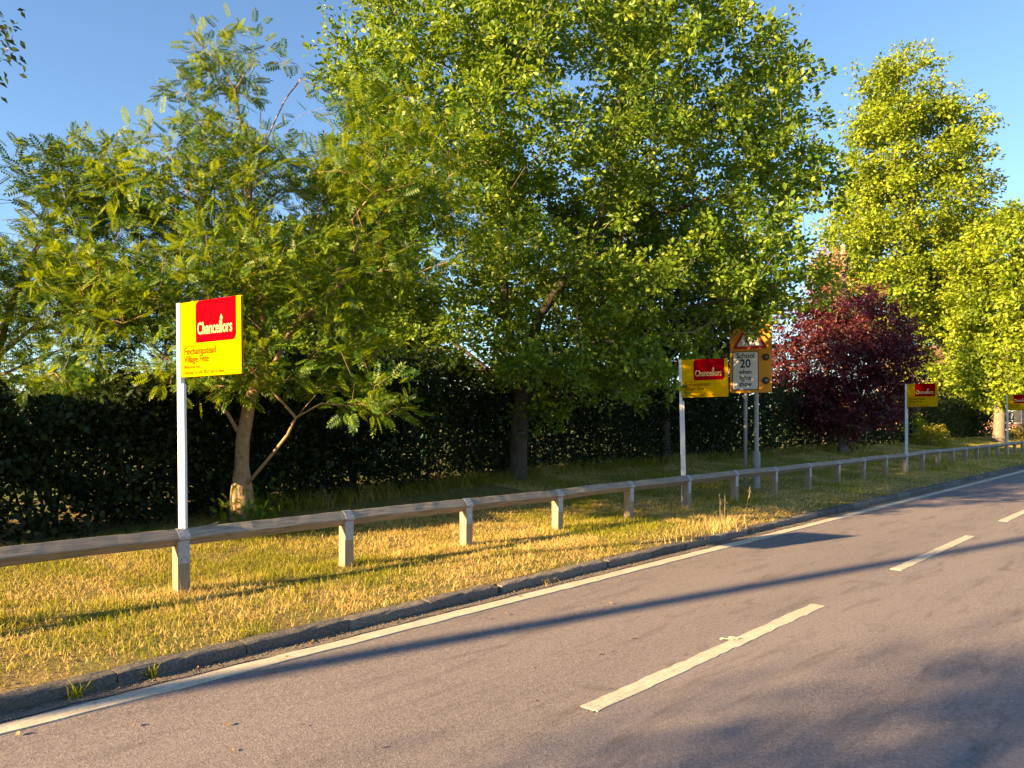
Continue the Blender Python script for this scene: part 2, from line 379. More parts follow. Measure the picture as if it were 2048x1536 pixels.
# kerb stones, each a piece of its own
kerb = bpy.data.objects.new("kerb", None); C.objects.link(kerb); tag(kerb, "low rough granite kerb along the verge", None, kind="structure")
def kerb_mesh(seed):
    r = np.random.default_rng(seed); L = .905
    nx = 11; prof = [(5.335, -.06), (5.335, .02), (5.337, .062), (5.342, .080), (5.356, .089), (5.41, .092), (5.465, .092), (5.47, -.06)]
    v = []; f = []; k = len(prof)
    for i in range(nx):
        x = -.4515 + .903 * i / (nx - 1); e = .008 if i in (0, nx - 1) else 0
        for j, (y, z) in enumerate(prof):
            top = 1 if 2 <= j <= 6 else .4
            v.append((x, y + r.normal(0, .003) * (j < 6) + e * (j < 5), z + r.normal(0, .0022) * top - e * (j > 2)))
    for i in range(nx - 1):
        for j in range(k - 1): a = i * k + j; f.append((a, a + k, a + k + 1, a + 1))
    f += [tuple(range(k)), tuple(range(nx * k - 1, nx * k - k - 1, -1))]
    me = bpy.data.meshes.new("kerb_stone"); me.from_pydata(v, [], f); me.materials.append(M["kerb"]); me.update(); return me
kms = [kerb_mesh(s_) for s_ in range(6)]
for i in range(70):
    o = link("kerb_stone", kms[int(rng.integers(6))], None, kerb)
    o.location = (-4 + i * .912, rng.normal(0, .003), rng.normal(0, .003)); o.rotation_euler = (0, rng.normal(0, .003), (math.pi if False else 0) + rng.normal(0, .003))
far_kerb = MB().box(60, 160, 5.335, 5.47, -.06, .092).build("kerb_run", M["kerb"], kerb)

# ------------------------------------------------------------------ knee rail fence
FY = 7.06; SP = 1.812; X1 = 3.12; FZ = .15; ZC = .515     # fence line, spacing, first post in view, ground, rail centre
fence = thing("knee_rail_fence", "long low weathered timber knee rail fence along the grass verge", "fence", (X1, FY, FZ))
PW = .058; HD = .078
poly = [(-PW, 0), (PW, 0)]
def post_mesh(seed):
    # square post with a V notch on top that carries the rail; notch runs along x
    r = np.random.default_rng(seed); nf = .062
    sec = [(-PW, -.15), (PW, -.15), (PW, ZC - HD + PW), (0, ZC - HD - .002), (-PW, ZC - HD + PW)]   # (y, z)
    v = [(-PW, y, z) for y, z in sec] + [(PW, y, z) for y, z in sec]; k = 5
    f = [(4, 3, 2, 1, 0), (5, 6, 7, 8, 9)] + [(i, (i + 1) % k, k + (i + 1) % k, k + i) for i in range(k)]
    me = bpy.data.meshes.new("post"); me.from_pydata(v, [], f); me.materials.append(M["post"]); me.update(); return me
pm = [post_mesh(s_) for s_ in range(3)]
def bevelled(me, wd=.006):
    import bmesh
    bm = bmesh.new(); bm.from_mesh(me); bmesh.ops.recalc_face_normals(bm, faces=bm.faces)
    bmesh.ops.bevel(bm, geom=list(bm.edges), offset=wd, segments=2, affect='EDGES', profile=.6); bm.to_mesh(me); bm.free(); return me
for m_ in pm: bevelled(m_, .005)
def rail_mesh(L, seed):
    r = np.random.default_rng(seed); n_ = 16; v = []; f = []; h = HD; b = .006
    sec = [(-h, -b), (-h, b), (-b, h), (b, h), (h, b), (h, -b), (b, -h), (-b, -h)]
    bow = r.normal(0, .006)
    for i in range(n_ + 1):
        x = L * i / n_; dz = bow * math.sin(math.pi * i / n_); dy = r.normal(0, .0015)
        v += [(x, y + dy + r.normal(0, .0008), z + dz + r.normal(0, .0008)) for y, z in sec]
    for i in range(n_):
        for j in range(8): f.append((i * 8 + j, i * 8 + (j + 1) % 8, i * 8 + 8 + (j + 1) % 8, i * 8 + 8 + j))
    f += [tuple(range(7, -1, -1)), tuple(range(n_ * 8, n_ * 8 + 8))]
    me = bpy.data.meshes.new("rail"); me.from_pydata(v, [], f); me.materials.append(M["rail"]); me.update(); return me
def strap_mesh():
    # galvanised band folded over the rail and down both faces of the post
    t_ = .003; hw = .052; h = HD + t_; pts = [(-PW - t_, ZC - .235), (-PW - t_, ZC - HD + PW - .01), (-h - .002, ZC - .012), (-h - .002, ZC + .011), (-.011, ZC + h + .002), (.011, ZC + h + .002), (h + .002, ZC + .011), (h + .002, ZC - .012), (PW + t_, ZC - HD + PW - .01), (PW + t_, ZC - .235)]
    v = []; f = []
    for y, z in pts:
        sgn = -1 if y < 0 else 1
        v += [(-hw, y, z), (hw, y, z), (hw, y + .0025 * -sgn, z - .001), (-hw, y + .0025 * -sgn, z - .001)]
    for i in range(len(pts) - 1):
        a = i * 4; b = a + 4
        for j in range(4): f.append((a + j, a + (j + 1) % 4, b + (j + 1) % 4, b + j))
    f += [(0, 1, 2, 3), (len(v) - 1, len(v) - 2, len(v) - 3, len(v) - 4)]
    me = bpy.data.meshes.new("strap"); me.from_pydata(v, [], f); me.materials.append(M["galv"]); me.update(); return me
sm = strap_mesh()
nm = MB().cyl((0, 0, 0), (0, -.004, 0), .0065, .005, 8).build("nail", M["nail"]); nmesh = nm.data; bpy.data.objects.remove(nm)
rms = [rail_mesh(SP - .006, s_) for s_ in range(7)]
hts = rng.normal(0, .008, 40); hts[0:3] = 0
for i in range(-2, 26):
    p = link("post", pm[i % 3], None, fence); p.location = (i * SP, 0, hts[i + 2]); p.rotation_euler = (rng.normal(0, .006), rng.normal(0, .008), rng.normal(0, .02))
    s_ = link("strap", sm, None, fence); s_.location = (i * SP, 0, hts[i + 2]); s_.rotation_euler = (0, 0, rng.normal(0, .01))
    if i < 6:
        for nx_, nz_ in ((-.03, ZC - .09), (.03, ZC - .10), (-.028, ZC - .2), (.03, ZC - .21)):
            q_ = link("nail", nmesh, None, s_); q_.location = (nx_, -PW - .003, nz_)
    rl = link("rail", rms[i % 7], None, fence); rl.location = (i * SP + .003, 0, ZC + hts[i + 2])
    rl.rotation_euler = (0, -math.atan2(hts[i + 3] - hts[i + 2], SP), 0)
# a lifting splinter on the near rail
sp = MB(); 
for i in range(8):
    a = i / 7; sp.v += [(.09 + a * .26, -.022 - .01 * a, ZC + .056 + .055 * a * a + .004), (.09 + a * .26, .004, ZC + .070 + .03 * a * a + .006)]
sp.f += [(2 * i, 2 * i + 2, 2 * i + 3, 2 * i + 1) for i in range(7)]
o = sp.build("splinter", M["rail"], fence); sd = o.modifiers.new("thick", 'SOLIDIFY'); sd.thickness = .004

# ------------------------------------------------------------------ lettering helper
def text_mesh(body, size, mat, parent, x, z, y, align='LEFT', xs_=1.0, bold=0.0, name="lettering", spacing=1.0):
    cu = bpy.data.curves.new("tmp_text", 'FONT'); cu.body = body; cu.size = size; cu.align_x = align; cu.offset = bold; cu.resolution_u = 3; cu.space_character = spacing
    tmp = bpy.data.objects.new("tmp_text", cu); C.objects.link(tmp)
    dg = bpy.context.evaluated_depsgraph_get(); me = bpy.data.meshes.new_from_object(tmp.evaluated_get(dg))
    bpy.data.objects.remove(tmp); bpy.data.curves.remove(cu); me.name = name; me.materials.clear()
    me.transform(Matrix(((xs_, 0, 0, 0), (0, 0, -1, 0), (0, 1, 0, 0), (0, 0, 0, 1))))
    o = link(name, me, mat, parent); o.location = (x, y, z); return o

def rounded(x0, x1, z0, z1, rr, n=6):
    """outline in (x, z); rr: radii for bl, br, tr, tl"""
    pts = []
    for (cx, cz, a0), r_ in zip(((x0, z0, 180), (x1, z0, 270), (x1, z1, 0), (x0, z1, 90)), rr):
        sx = 1 if cx == x0 else -1; sz = 1 if cz == z0 else -1
        if r_ <= 0: pts.append((cx, cz)); continue
        for i in range(n + 1):
            a = R(a0 + 90 * i / n); pts.append((cx + sx * r_ + r_ * math.cos(a), cz + sz * r_ + r_ * math.sin(a)))
    return pts

# ------------------------------------------------------------------ estate agent boards
# local frame: pole at the origin, board runs along +x, its printed face looks along -y
BW, BH = .81, .69
def agent_board(base, direction, height, label, lean=(0, 0), detail=True):
    ang = math.atan2(direction[1], direction[0])
    t = thing("estate_agent_board", label, "sign board", base, ang, "estate agent boards along the fence")
    t.rotation_euler = (lean[0], lean[1], ang)
    H = height
    pole = MB().box(-.05, .0, -.025, .025, -.2, H, .004).box(.001, .034, -.016, .016, -.2, H - .75, .003).build("pole", M["white_pole"], t)
    for yf, nm_ in ((-.012, "panel"), (.006, "panel")):
        pb = MB().prism(rounded(.003, BW, H - BH, H - .004, (0, 0, 0, 0)), yf - .003, yf + .003).build(nm_, M["yellow"], t)
        if yf < 0:
            front = pb
    MB().box(.006, BW - .004, -.0085, .0025, H - BH + .004, H - BH + .012).build("spacer", M["board_edge"], t)
    y = -.0155
    rx0, rx1 = BW * .262, BW * .925
    rz0, rz1 = H - .385, H - .0045
    MB().prism(rounded(rx0, rx1, rz0, rz1, (0, .055, 0, .055)), y - .0012, y + .0005).build("logo_patch", M["red"], front)
    yt = y - .0022
    text_mesh("Chancellors", .155, M["cream"], front, rx0 + .022, rz0 + .075, yt, xs_=.625, bold=.0022)
    # little flame above the double l
    fx = rx0 + .022 + (rx1 - rx0) * .605; fz = rz0 + .188
    mesh_obj("emblem", [(fx - .012, yt, fz), (fx + .012, yt, fz), (fx + .016, yt, fz + .02), (fx, yt, fz + .05), (fx - .016, yt, fz + .02)], [(0, 1, 2, 3, 4)], M["cream"], front)
    text_mesh("Proud supporters of", .038, M["ochre_faint"], front, .048, H - .420, yt, xs_=.70)
    text_mesh("Finchampstead", .092, M["ochre"], front, .048, H - .487, yt, xs_=.80, bold=.0012)
    text_mesh("Village Fete", .092, M["ochre"], front, .048, H - .560, yt, xs_=.80, bold=.0012)
    text_mesh("Memorial Park", .046, M["ochre_faint"], front, .048, H - .615, yt, xs_=.84, bold=.0004)
    text_mesh("Saturday 1st July 2023 1pm to 4pm", .044, M["ochre_faint"], front, .048, H - .666, yt, xs_=.86, bold=.0004)
    if detail:
        for zz in (H - .24, H - .41): 
            o = link("nail", nmesh, None, pole); o.location = (-.026, -.026, zz)
    return t
def cam_dir(theta):    # horizontal direction given in the viewer's right/ahead frame
    c_, s_ = math.cos(R(theta)), math.sin(R(theta)); v = at(c_, -s_, 0); return (v[0], v[1])
def on_verge(r_, f_):
    p = at(r_, f_, 0); p[2] = float(verge_z(p[0], p[1])); return p
agent_board(on_verge(-3.03, 7.12), cam_dir(30), 2.68, "largest yellow and red agent board, on white pole behind the nearest fence post", (0, R(-.9)))
agent_board(on_verge(3.13, 13.95), cam_dir(16), 2.68, "yellow and red agent board on white pole right beside the amber school sign", (0, R(-1.2)))
agent_board(on_verge(11.86, 23.1), cam_dir(30), 2.68, "small yellow and red agent board on white pole just past the purple plum tree", (0, 0), False)
agent_board(on_verge(21.72, 33.7), cam_dir(25), 2.68, "farthest agent board, cut off by the picture edge, beyond the plum tree", (0, 0), False)

# ------------------------------------------------------------------ school warning sign
def school_sign():
    b = on_verge(5.018, 17.7); dx, dy = cam_dir(25); ang = math.atan2(dy, dx)
    t = thing("school_speed_sign", "amber school warning sign with white 20 limit plate on two grey posts", "road sign", b, ang)
    z0 = 2.36 - b[2]; z1 = z0 + 1.80; W_ = .92
    back = MB().prism(rounded(0, W_, z0, z1, (.03,) * 4), -.012, .0).build("backing_board", M["amber"], t)
    for zc_ in (.3, 1.3): MB().box(.02, W_ - .02, .001, .02, z0 + zc_, z0 + zc_ + .04).build("rear_channel", M["galv"], t)
    MB().cyl((.335, .055, -.3), (.335, .055, z1 - .1), .042, n=16).build("sign_post", M["grey_post"], t, True)
    o = MB().cyl((.575, .065, -.3), (.575, .065, .75), .085, n=18).cyl((.575, .065, .75), (.575, .065, .80), .085, .05, n=18).cyl((.575, .065, .80), (.575, .065, z1 - .1), .05, n=16).build("sign_post", M["grey_post"], t, False)
    # white plate, black rim
    px0, px1, pz0, pz1 = .055, .635, z0 + .06, z0 + .945
    pl = MB().prism(rounded(px0, px1, pz0, pz1, (.05,) * 4), -.020, -.0125).build("plate", M["sign_black"], t)
    MB().prism(rounded(px0 + .018, px1 - .018, pz0 + .018, pz1 - .018, (.04,) * 4), -.0235, -.0195).build("plate_face", M["sign_white"], pl)
    cx = (px0 + px1) / 2
    for s_, z, sz, b_ in (("School", pz1 - .155, .170, .004), ("20", pz1 - .37, .27, .006), ("when", pz1 - .515, .145, .0036), ("lights", pz1 - .65, .145, .0036), ("show", pz1 - .795, .145, .0036)):
        text_mesh(s_, sz, M["sign_black"], pl, cx, z, -.0255, 'CENTER', .88, b_)
    # warning triangle
    def tri(hw, zb, ht, y, yt_, rr): 
        pts = []
        V = [(-hw, zb), (hw, zb), (0, zb + ht)]
        for i in range(3):
            a = np.array(V[i - 1]); p = np.array(V[i]); c_ = np.array(V[(i + 1) % 3])
            u = (a - p) / np.linalg.norm(a - p); v_ = (c_ - p) / np.linalg.norm(c_ - p)
            for k in range(5):
                s2 = k / 4; q_ = p + rr * ((1 - s2) ** 2 * u + s2 ** 2 * v_); pts.append((q_[0] + .44, q_[1]))
        return MB().prism(pts, y, yt_)
    tr = tri(.385, z0 + 1.0, .67, -.020, -.0125, .05).build("warning_triangle", M["sign_red"], t)
    tri(.285, z0 + 1.06, .495, -.0235, -.0195, .03).build("triangle_face", M["sign_white"], tr)
    # two walking figures on the triangle
    for ox, s_ in ((-.065, 1.0), (.075, .85)):
        fg = MB(); y = -.026; zb = z0 + 1.085
        def quad(p, q_, wd):
            p = np.array(p) * s_; q_ = np.array(q_) * s_; d_ = (q_ - p) / np.linalg.norm(q_ - p); nn = np.array((-d_[1], d_[0])) * wd * s_
            fg.add([(.44 + ox + a[0], y, zb + a[1]) for a in (p - nn, q_ - nn, q_ + nn, p + nn)], [(0, 1, 2, 3)])
        quad((-.05, 0), (-.005, .1), .014); quad((.05, 0), (.004, .1), .014); quad((0, .09), (0, .19), .028); quad((0, .18), (.06, .12), .011); quad((0, .18), (-.06, .12), .011)
        n0 = [(.44 + ox + .026 * s_ * math.cos(a), y, zb + s_ * (.225 + .026 * math.sin(a))) for a in np.linspace(0, 2 * math.pi, 10, endpoint=False)]
        fg.add(n0, [tuple(range(10))]); fg.build("figure_symbol", M["sign_black"], tr)
    for lz in (z0 + .27, z0 + .80):
        lx = .79
        hs = MB().cyl((lx, -.0125, lz), (lx, -.05, lz), .082, .076, 24, False).cyl((lx, -.05, lz), (lx, -.044, lz), .076, .066, 24, False).build("lamp_housing", M["sign_black"], t, True)
        mb = MB()
        for k in range(4):
            pass
        v = []; f = []; n_ = 20
        for j in range(5):
            rr = .067 * math.cos(j / 4 * 1.45); yy = -.040 - .022 * math.sin(j / 4 * 1.45)
            v += [(lx + rr * math.cos(2 * math.pi * i / n_), yy, lz + rr * math.sin(2 * math.pi * i / n_)) for i in range(n_)]
        for j in range(4):
            for i in range(n_): f.append((j * n_ + i, j * n_ + (i + 1) % n_, (j + 1) * n_ + (i + 1) % n_, (j + 1) * n_ + i))
        f.append(tuple(range(4 * n_, 5 * n_)))
        mesh_obj("lamp_lens", v, f, M["lens"], hs, True)
    return t
school_sign()

# ------------------------------------------------------------------ leaves
def quad_leaf(wd=.5, fold=.10):
    v = np.array([(0, 0, 0), (wd / 2, .45, fold), (0, 1, -.05), (-wd / 2, .45, fold)]); return v, [(0, 1, 2, 3)]
def lobed_leaf(wd=.6, fold=.10):
    v = np.array([(0, 0, 0), (wd * .32, .30, fold * .7), (wd * .5, .72, fold), (0, 1, -.06), (-wd * .5, .72, fold), (-wd * .32, .30, fold * .7)])
    return v, [(0, 1, 2, 3), (0, 3, 4, 5)]
def palm_leaf():
    v = np.array([(0, 0, 0), (.42, .22, .05), (.30, .48, .02), (.40, .80, -.02), (0, 1.05, -.06), (-.40, .80, -.02), (-.30, .48, .02), (-.42, .22, .05)])
    return v, [(0, 1, 2, 4), (2, 3, 4, 4)[:3], (0, 4, 6, 7), (4, 5, 6)]
def pinnate_leaf(pairs=6):
    v = [(-.008, 0, 0), (.008, 0, 0), (.004, 1, -.10), (-.004, 1, -.10)]; f = [(0, 1, 2, 3)]
    def lf(b, dirv, L, wd):
        d_ = np.array(dirv, float); d_ /= np.linalg.norm(d_); s_ = np.cross((0, 0, 1), d_); s_ /= np.linalg.norm(s_); n_ = len(v)
        b = np.array(b, float)
        v.extend([tuple(b), tuple(b + d_ * L * .5 + s_ * wd), tuple(b + d_ * L + np.array((0, 0, -.02))), tuple(b + d_ * L * .5 - s_ * wd)]); f.append((n_, n_ + 1, n_ + 2, n_ + 3))
    for i in range(pairs):
        y = .22 + .68 * i / (pairs - 1); L = .34 * (1 - .35 * abs(i / (pairs - 1) - .4))
        for s_ in (-1, 1): lf((0, y, -.10 * y * y), (s_ * .93, .42, -.10), L, .062)
    lf((0, .97, -.10), (0, 1, -.15), .26, .055)
    return np.array(v), f

def frames(axis, up_bias, spread, r, out=None):
    """rotation matrices whose columns are (side, axis, normal)"""
    n = len(axis); a = axis / np.linalg.norm(axis, axis=1, keepdims=True)
    nn = np.array([0, 0, up_bias]) + r.normal(0, spread, (n, 3)) + (0 if out is None else out); nn -= a * np.sum(nn * a, 1, keepdims=True)
    nn /= np.linalg.norm(nn, axis=1, keepdims=True) + 1e-9; s_ = np.cross(a, nn)
    return np.stack([s_, a, nn], -1)

def scatter(name, tmpl, pos, rotm, scale, mat, parent=None, col=None):
    tv, tf_ = tmpl; n = len(pos); k = len(tv)
    v = (np.einsum('nij,kj->nki', rotm, tv) * scale[:, None, None] + pos[:, None]).reshape(-1, 3)
    sizes = np.array([len(q_) for q_ in tf_]); flat = np.concatenate([np.array(q_) for q_ in tf_])
    loops = (np.arange(n)[:, None] * k + flat[None]).ravel()
    o = np_mesh(name, v, loops, np.tile(sizes, n), mat, parent, None if col is None else np.repeat(col, k, 0))
    return o

# ------------------------------------------------------------------ trees
def lumps(p, s, ph):
    q = p / s * 2 * math.pi
    return (np.sin(q[:, 0] + 1.3 * np.sin(q[:, 1] * .7 + ph) + ph) + np.sin(q[:, 1] * 1.1 + 1.1 * np.sin(q[:, 2] * .8 + 2 * ph)) + np.sin(q[:, 2] * 1.2 + 1.2 * np.sin(q[:, 0] * .6 + 3 * ph))) / 3
def sample_crown(ells, n, spacing, r, shell=.5, void=0.0, vt=-.2):
    """points inside a union of ellipsoids (centre r,f,z and radii in the viewer-aligned frame), thinned to a minimum spacing"""
    ells = [np.array(e, float) for e in ells]; vol = np.array([e[3] * e[4] * e[5] for e in ells]); pr = vol ** .8 / (vol ** .8).sum()
    out = np.empty((0, 3)); tries = 0
    while len(out) < n and tries < 60:
        tries += 1; m = n * 2; ei = r.choice(len(ells), m, p=pr); E = np.array(ells)[ei]
        d_ = r.normal(size=(m, 3)); d_ /= np.linalg.norm(d_, axis=1, keepdims=True); rad = r.uniform(shell ** 3, 1, m) ** (1 / 3)
        p = E[:, :3] + d_ * E[:, 3:] * rad[:, None]
        if void > 0: p = p[lumps(p, void, 1.7) > vt]
        for q_ in p:
            if len(out) == 0 or np.min(np.sum((out - q_) ** 2, 1)) > spacing ** 2:
                out = np.vstack([out, q_])
                if len(out) >= n: break
        spacing *= .93
    return np.stack([SA * out[:, 0] + CA * out[:, 1], -CA * out[:, 0] + SA * out[:, 1], out[:, 2]], -1)

def skeleton(stems, pts, r, seg=.45, gamma=.45, wob=.06, down=.9):
    """stems: list of polylines; every attractor is joined to the cheapest node so far"""
    P = []; par = []; pl = []
    for si, st in enumerate(stems):
        st = [np.array(s_, float) for s_ in st]; last = -1
        if si > 0: last = int(np.argmin([np.linalg.norm(np.array(p) - st[0]) for p in P]))
        for a, b in zip(st[:-1], st[1:]):
            n_ = max(1, int(np.linalg.norm(b - a) / seg))
            for i in range(0 if last < 0 else 1, n_ + 1):
                q_ = a + (b - a) * i / n_ + (r.normal(0, .018, 3) if 0 < i < n_ else 0)
                P.append(q_); par.append(last); pl.append(0 if last < 0 else pl[last] + np.linalg.norm(q_ - P[last])); last = len(P) - 1
    arr = np.zeros((len(P) + len(pts) * 40, 3)); arr[:len(P)] = P; plen = np.zeros(len(arr)); plen[:len(P)] = pl; n = len(P)
    dist0 = np.array([np.min(np.linalg.norm(arr[:n] - p, axis=1)) for p in pts]); terms = []; minz = stems[0][0][2]
    ok_from = np.ones(len(arr), bool); z_low = np.percentile(pts[:, 2], 2) - 1.2
    ok_from[:n] = arr[:n, 2] > min(z_low, arr[:n, 2].max() - .5)
    for k in np.argsort(dist0):
        p = pts[k]; d_ = np.linalg.norm(arr[:n] - p, axis=1)
        cost = d_ + gamma * plen[:n] * .35 + down * np.maximum(0, arr[:n, 2] - p[2] + .25 * d_) + (~ok_from[:n]) * 1e3
        j = int(np.argmin(cost)); a = arr[j]; L = d_[j]; m = min(38, max(1, int(L / seg))); last = j
        off = r.normal(0, wob * L, 3); 
        for i in range(1, m + 1):
            s_ = i / m; q_ = a + (p - a) * s_ + off * math.sin(math.pi * s_) + np.array((0, 0, .10 * L * math.sin(math.pi * s_)))
            if i < m: q_ = q_ + r.normal(0, .025, 3)
            arr[n] = q_; par.append(last); plen[n] = plen[last] + np.linalg.norm(q_ - arr[last]); last = n; n += 1
        terms.append(last)
    return arr[:n], np.array(par), np.array(terms)

def tubes(name, P, par, base_r, tip_r, mats, parent, thin=.018, flare=1.5, names=("trunk", "branches"), limb=1.0):
    n = len(P); leafs = np.zeros(n); kids = [[] for _ in range(n)]
    for i in range(n):
        if par[i] >= 0: kids[par[i]].append(i)
    for i in range(n - 1, -1, -1):
        if not kids[i]: leafs[i] = 1
        if par[i] >= 0: leafs[par[i]] += leafs[i]
    ex = math.log(base_r / tip_r) / math.log(max(2, leafs[0])); rad = tip_r * leafs ** ex
    z0 = P[0][2]; rad = rad * np.where(leafs < leafs[0] * .92, limb, 1.0); rad = rad * (1 + (flare - 1) * np.exp(-np.maximum(0, P[:, 2] - z0) / .22))
    V = ([], []); F = ([], []); 
    starts = [0]
    for i in range(n):
        if kids[i]:
            main = max(kids[i], key=lambda c: leafs[c]); starts += [c for c in kids[i] if c != main]
    for s_ in starts:
        ch = [s_]; 
        while kids[ch[-1]]: ch.append(max(kids[ch[-1]], key=lambda c: leafs[c]))
        rr = [rad[c] for c in ch]; pts = [P[c] for c in ch]
        if par[s_] >= 0: pts = [P[par[s_]]] + pts; rr = [min(rad[par[s_]], rr[0] * 1.12)] + rr
        if len(pts) < 2: continue
        big = 0 if rr[0] > thin else 1; sides = 12 if rr[0] > .12 else 7 if rr[0] > .04 else 5 if rr[0] > thin else 3
        pts = np.array(pts); tn = np.gradient(pts, axis=0); tn /= np.linalg.norm(tn, axis=1, keepdims=True) + 1e-9
        u = np.cross(tn[0], (.3, .9, .2)); u /= np.linalg.norm(u); b0 = len(V[big])
        for k in range(len(pts)):
            u = u - tn[k] * np.dot(u, tn[k]); u /= np.linalg.norm(u) + 1e-9; q_ = np.cross(tn[k], u)
            for i in range(sides):
                a = 2 * math.pi * i / sides; lump = 1 + (.07 * math.sin(3 * a + k * .7) + .05 * math.sin(5 * a + s_) if sides == 12 else 0)
                V[big].append(pts[k] + rr[k] * lump * (math.cos(a) * u + math.sin(a) * q_))
        for k in range(len(pts) - 1):
            for i in range(sides):
                a = b0 + k * sides + i; b = b0 + k * sides + (i + 1) % sides; F[big].append((a, b, b + sides, a + sides))
        F[big].append(tuple(b0 + (len(pts) - 1) * sides + i for i in range(sides)))
    out = []
    for k in (0, 1):
        if V[k]:
            f = F[k]; o = np_mesh(names[k], np.array(V[k]), np.concatenate([np.array(q_) for q_ in f]), np.array([len(q_) for q_ in f]), mats[k], parent, smooth=True); out.append(o)
            if k == 1: o["kind"] = "stuff"
    return out

def spray(P, par, terms, per, sigma, size, tmpl, mat, parent, r, name="crown", up=1.0, spread=.6, droop=.25, back=.5, along=.5, flat=.7, sub=0, sub_r=.25, radial=.7):
    """leaves round every twig tip; with sub > 0 each tip carries that many leaf rosettes"""
    tips = P[terms]; dirs = tips - P[par[terms]]; dirs /= np.linalg.norm(dirs, axis=1, keepdims=True) + 1e-9
    if sub > 0:
        k = np.maximum(2, np.round(sub * r.uniform(.55, 1.5, len(tips))).astype(int)); ii = np.repeat(np.arange(len(tips)), k)
        off = r.normal(size=(len(ii), 3)); off[:, 2] *= flat
        tips2 = tips[ii] + off * sub_r - dirs[ii] * (r.uniform(-.6, 1.6, len(ii)) * sub_r)[:, None]
        dirs = off + dirs[ii] * .8 + np.array((0, 0, .25)); dirs /= np.linalg.norm(dirs, axis=1, keepdims=True) + 1e-9
        tips = tips2; per = per / sub
    cnt = np.maximum(2, (per * r.uniform(.45, 1.45, len(tips))).astype(int)); idx = np.repeat(np.arange(len(tips)), cnt); n = len(idx)
    sg = sigma * np.repeat(r.uniform(.7, 1.3, len(tips)), cnt)
    rnd = r.normal(size=(n, 3)); rnd[:, 2] *= flat
    pos = tips[idx] + rnd * sg[:, None] - dirs[idx] * r.uniform(-.1, back, n)[:, None]
    ax = rnd * radial + dirs[idx] * along + r.normal(0, .35, (n, 3)) - np.array([0, 0, droop])
    rm = frames(ax, up, spread, r, dirs[idx] * .8); sc = size * r.uniform(.65, 1.25, n)
    o = scatter(name, tmpl, pos, rm, sc, mat, parent); o["kind"] = "stuff"; return o

def px_ells(lst, f):
    """ellipsoids written as seen from the viewer's side: centre offset, height and radii in picture units at distance f"""
    k = f / 1538
    return [((x - 1024) * k, f + df, CAM_H + (839 - y) * k, rx * k, rd, ry * k) for (x, y, rx, ry, rd, df) in lst]

def tree(name, label, cat, base, stems, ells, n, spacing, seed, base_r, tip_r, bark, leaf, tmpl, per, sigma, size, group=None, shell=.5, seg=.45, twig=None, thin=.018, flare=1.5, extra=None, bare=None, void=0.0, limb=1.0, vt=-.2, **kw):
    r = np.random.default_rng(seed); t = thing(name, label, cat, base, 0, group)
    pts = sample_crown(ells, n, spacing, r, shell, void, vt)
    if extra is not None: pts = np.vstack([pts, extra])
    P, par, terms = skeleton(stems, pts, r, seg)
    P = P - np.array(base)
    obs = tubes(name, P, par, base_r, tip_r, (bark, twig or bark), t, thin, flare, limb=limb)
    if bare is not None:
        keep = np.array([not bare(P[k] + np.array(base), r) for k in terms]); terms = terms[keep]
    spray(P, par, terms, per, sigma, size, tmpl, leaf, t, r, **kw)
    return t

PIN = pinnate_leaf(); LOB = lobed_leaf(); PAL = palm_leaf(); QL = quad_leaf(.5); QW = quad_leaf(.75)

# rowan in front of the hedge
b = on_verge(-.349 * 10.6, 10.6)
W = lambda x, y, f: at((x - 1024) / 1538 * f, f, CAM_H + (839 - y) / 1538 * f)
rowan_ells = px_ells([(470, 190, 150, 120, 1.2, 0), (420, 420, 220, 160, 1.7, 0), (600, 470, 240, 170, 1.8, .3), (480, 620, 210, 110, 1.6, -.2), (830, 400, 130, 190, 1.4, -.6), (650, 700, 160, 90, 1.3, -.6), (790, 790, 70, 45, .6, -1.0), (290, 620, 110, 150, 1.2, 0), (620, 260, 110, 130, 1.2, .3), (470, 735, 130, 50, 1.0, -1.0), (560, 600, 180, 110, 1.2, -1.2), (380, 560, 150, 120, 1.0, -1.0)], 10.6)
stems = [[b - np.array((0, 0, .15)), W(484, 980, 10.6), W(486, 880, 10.6), W(500, 800, 10.6), W(530, 700, 10.7), W(520, 560, 10.7), W(500, 420, 10.7)],
         [W(488, 860, 10.6), W(420, 790, 10.4), W(360, 735, 10.3), W(290, 680, 10.2)],
         [W(500, 800, 10.6), W(600, 640, 10.4), W(720, 540, 10.1), W(840, 480, 9.9)],
         [W(520, 620, 10.7), W(440, 480, 10.6), W(370, 380, 10.5)],
         [W(500, 970, 10.6), W(535, 920, 10.3), W(575, 870, 10.1), W(592, 835, 10.0)],
         [W(500, 420, 10.7), W(505, 300, 10.7), W(470, 180, 10.7), W(385, 60, 10.7)],
         [W(505, 330, 10.7), W(570, 200, 10.8), W(610, 150, 10.8)]]
tree("rowan_tree", "rowan tree with pale lit trunk and feathery leaves behind the nearest agent board", "tree", b, stems, rowan_ells, 980, .30, 11, .138, .0035,
     M["bark_rowan"], M["rowan"], PIN, 12, .10, .20, seg=.3, thin=.014, along=.6, droop=.12, up=.8, spread=.5, back=.25, shell=.45, void=1.9, vt=.0, limb=.72,
     bare=lambda p, r: r.random() < (.55 if p[2] > 5.6 else .10 if p[2] > 4.6 else .0))
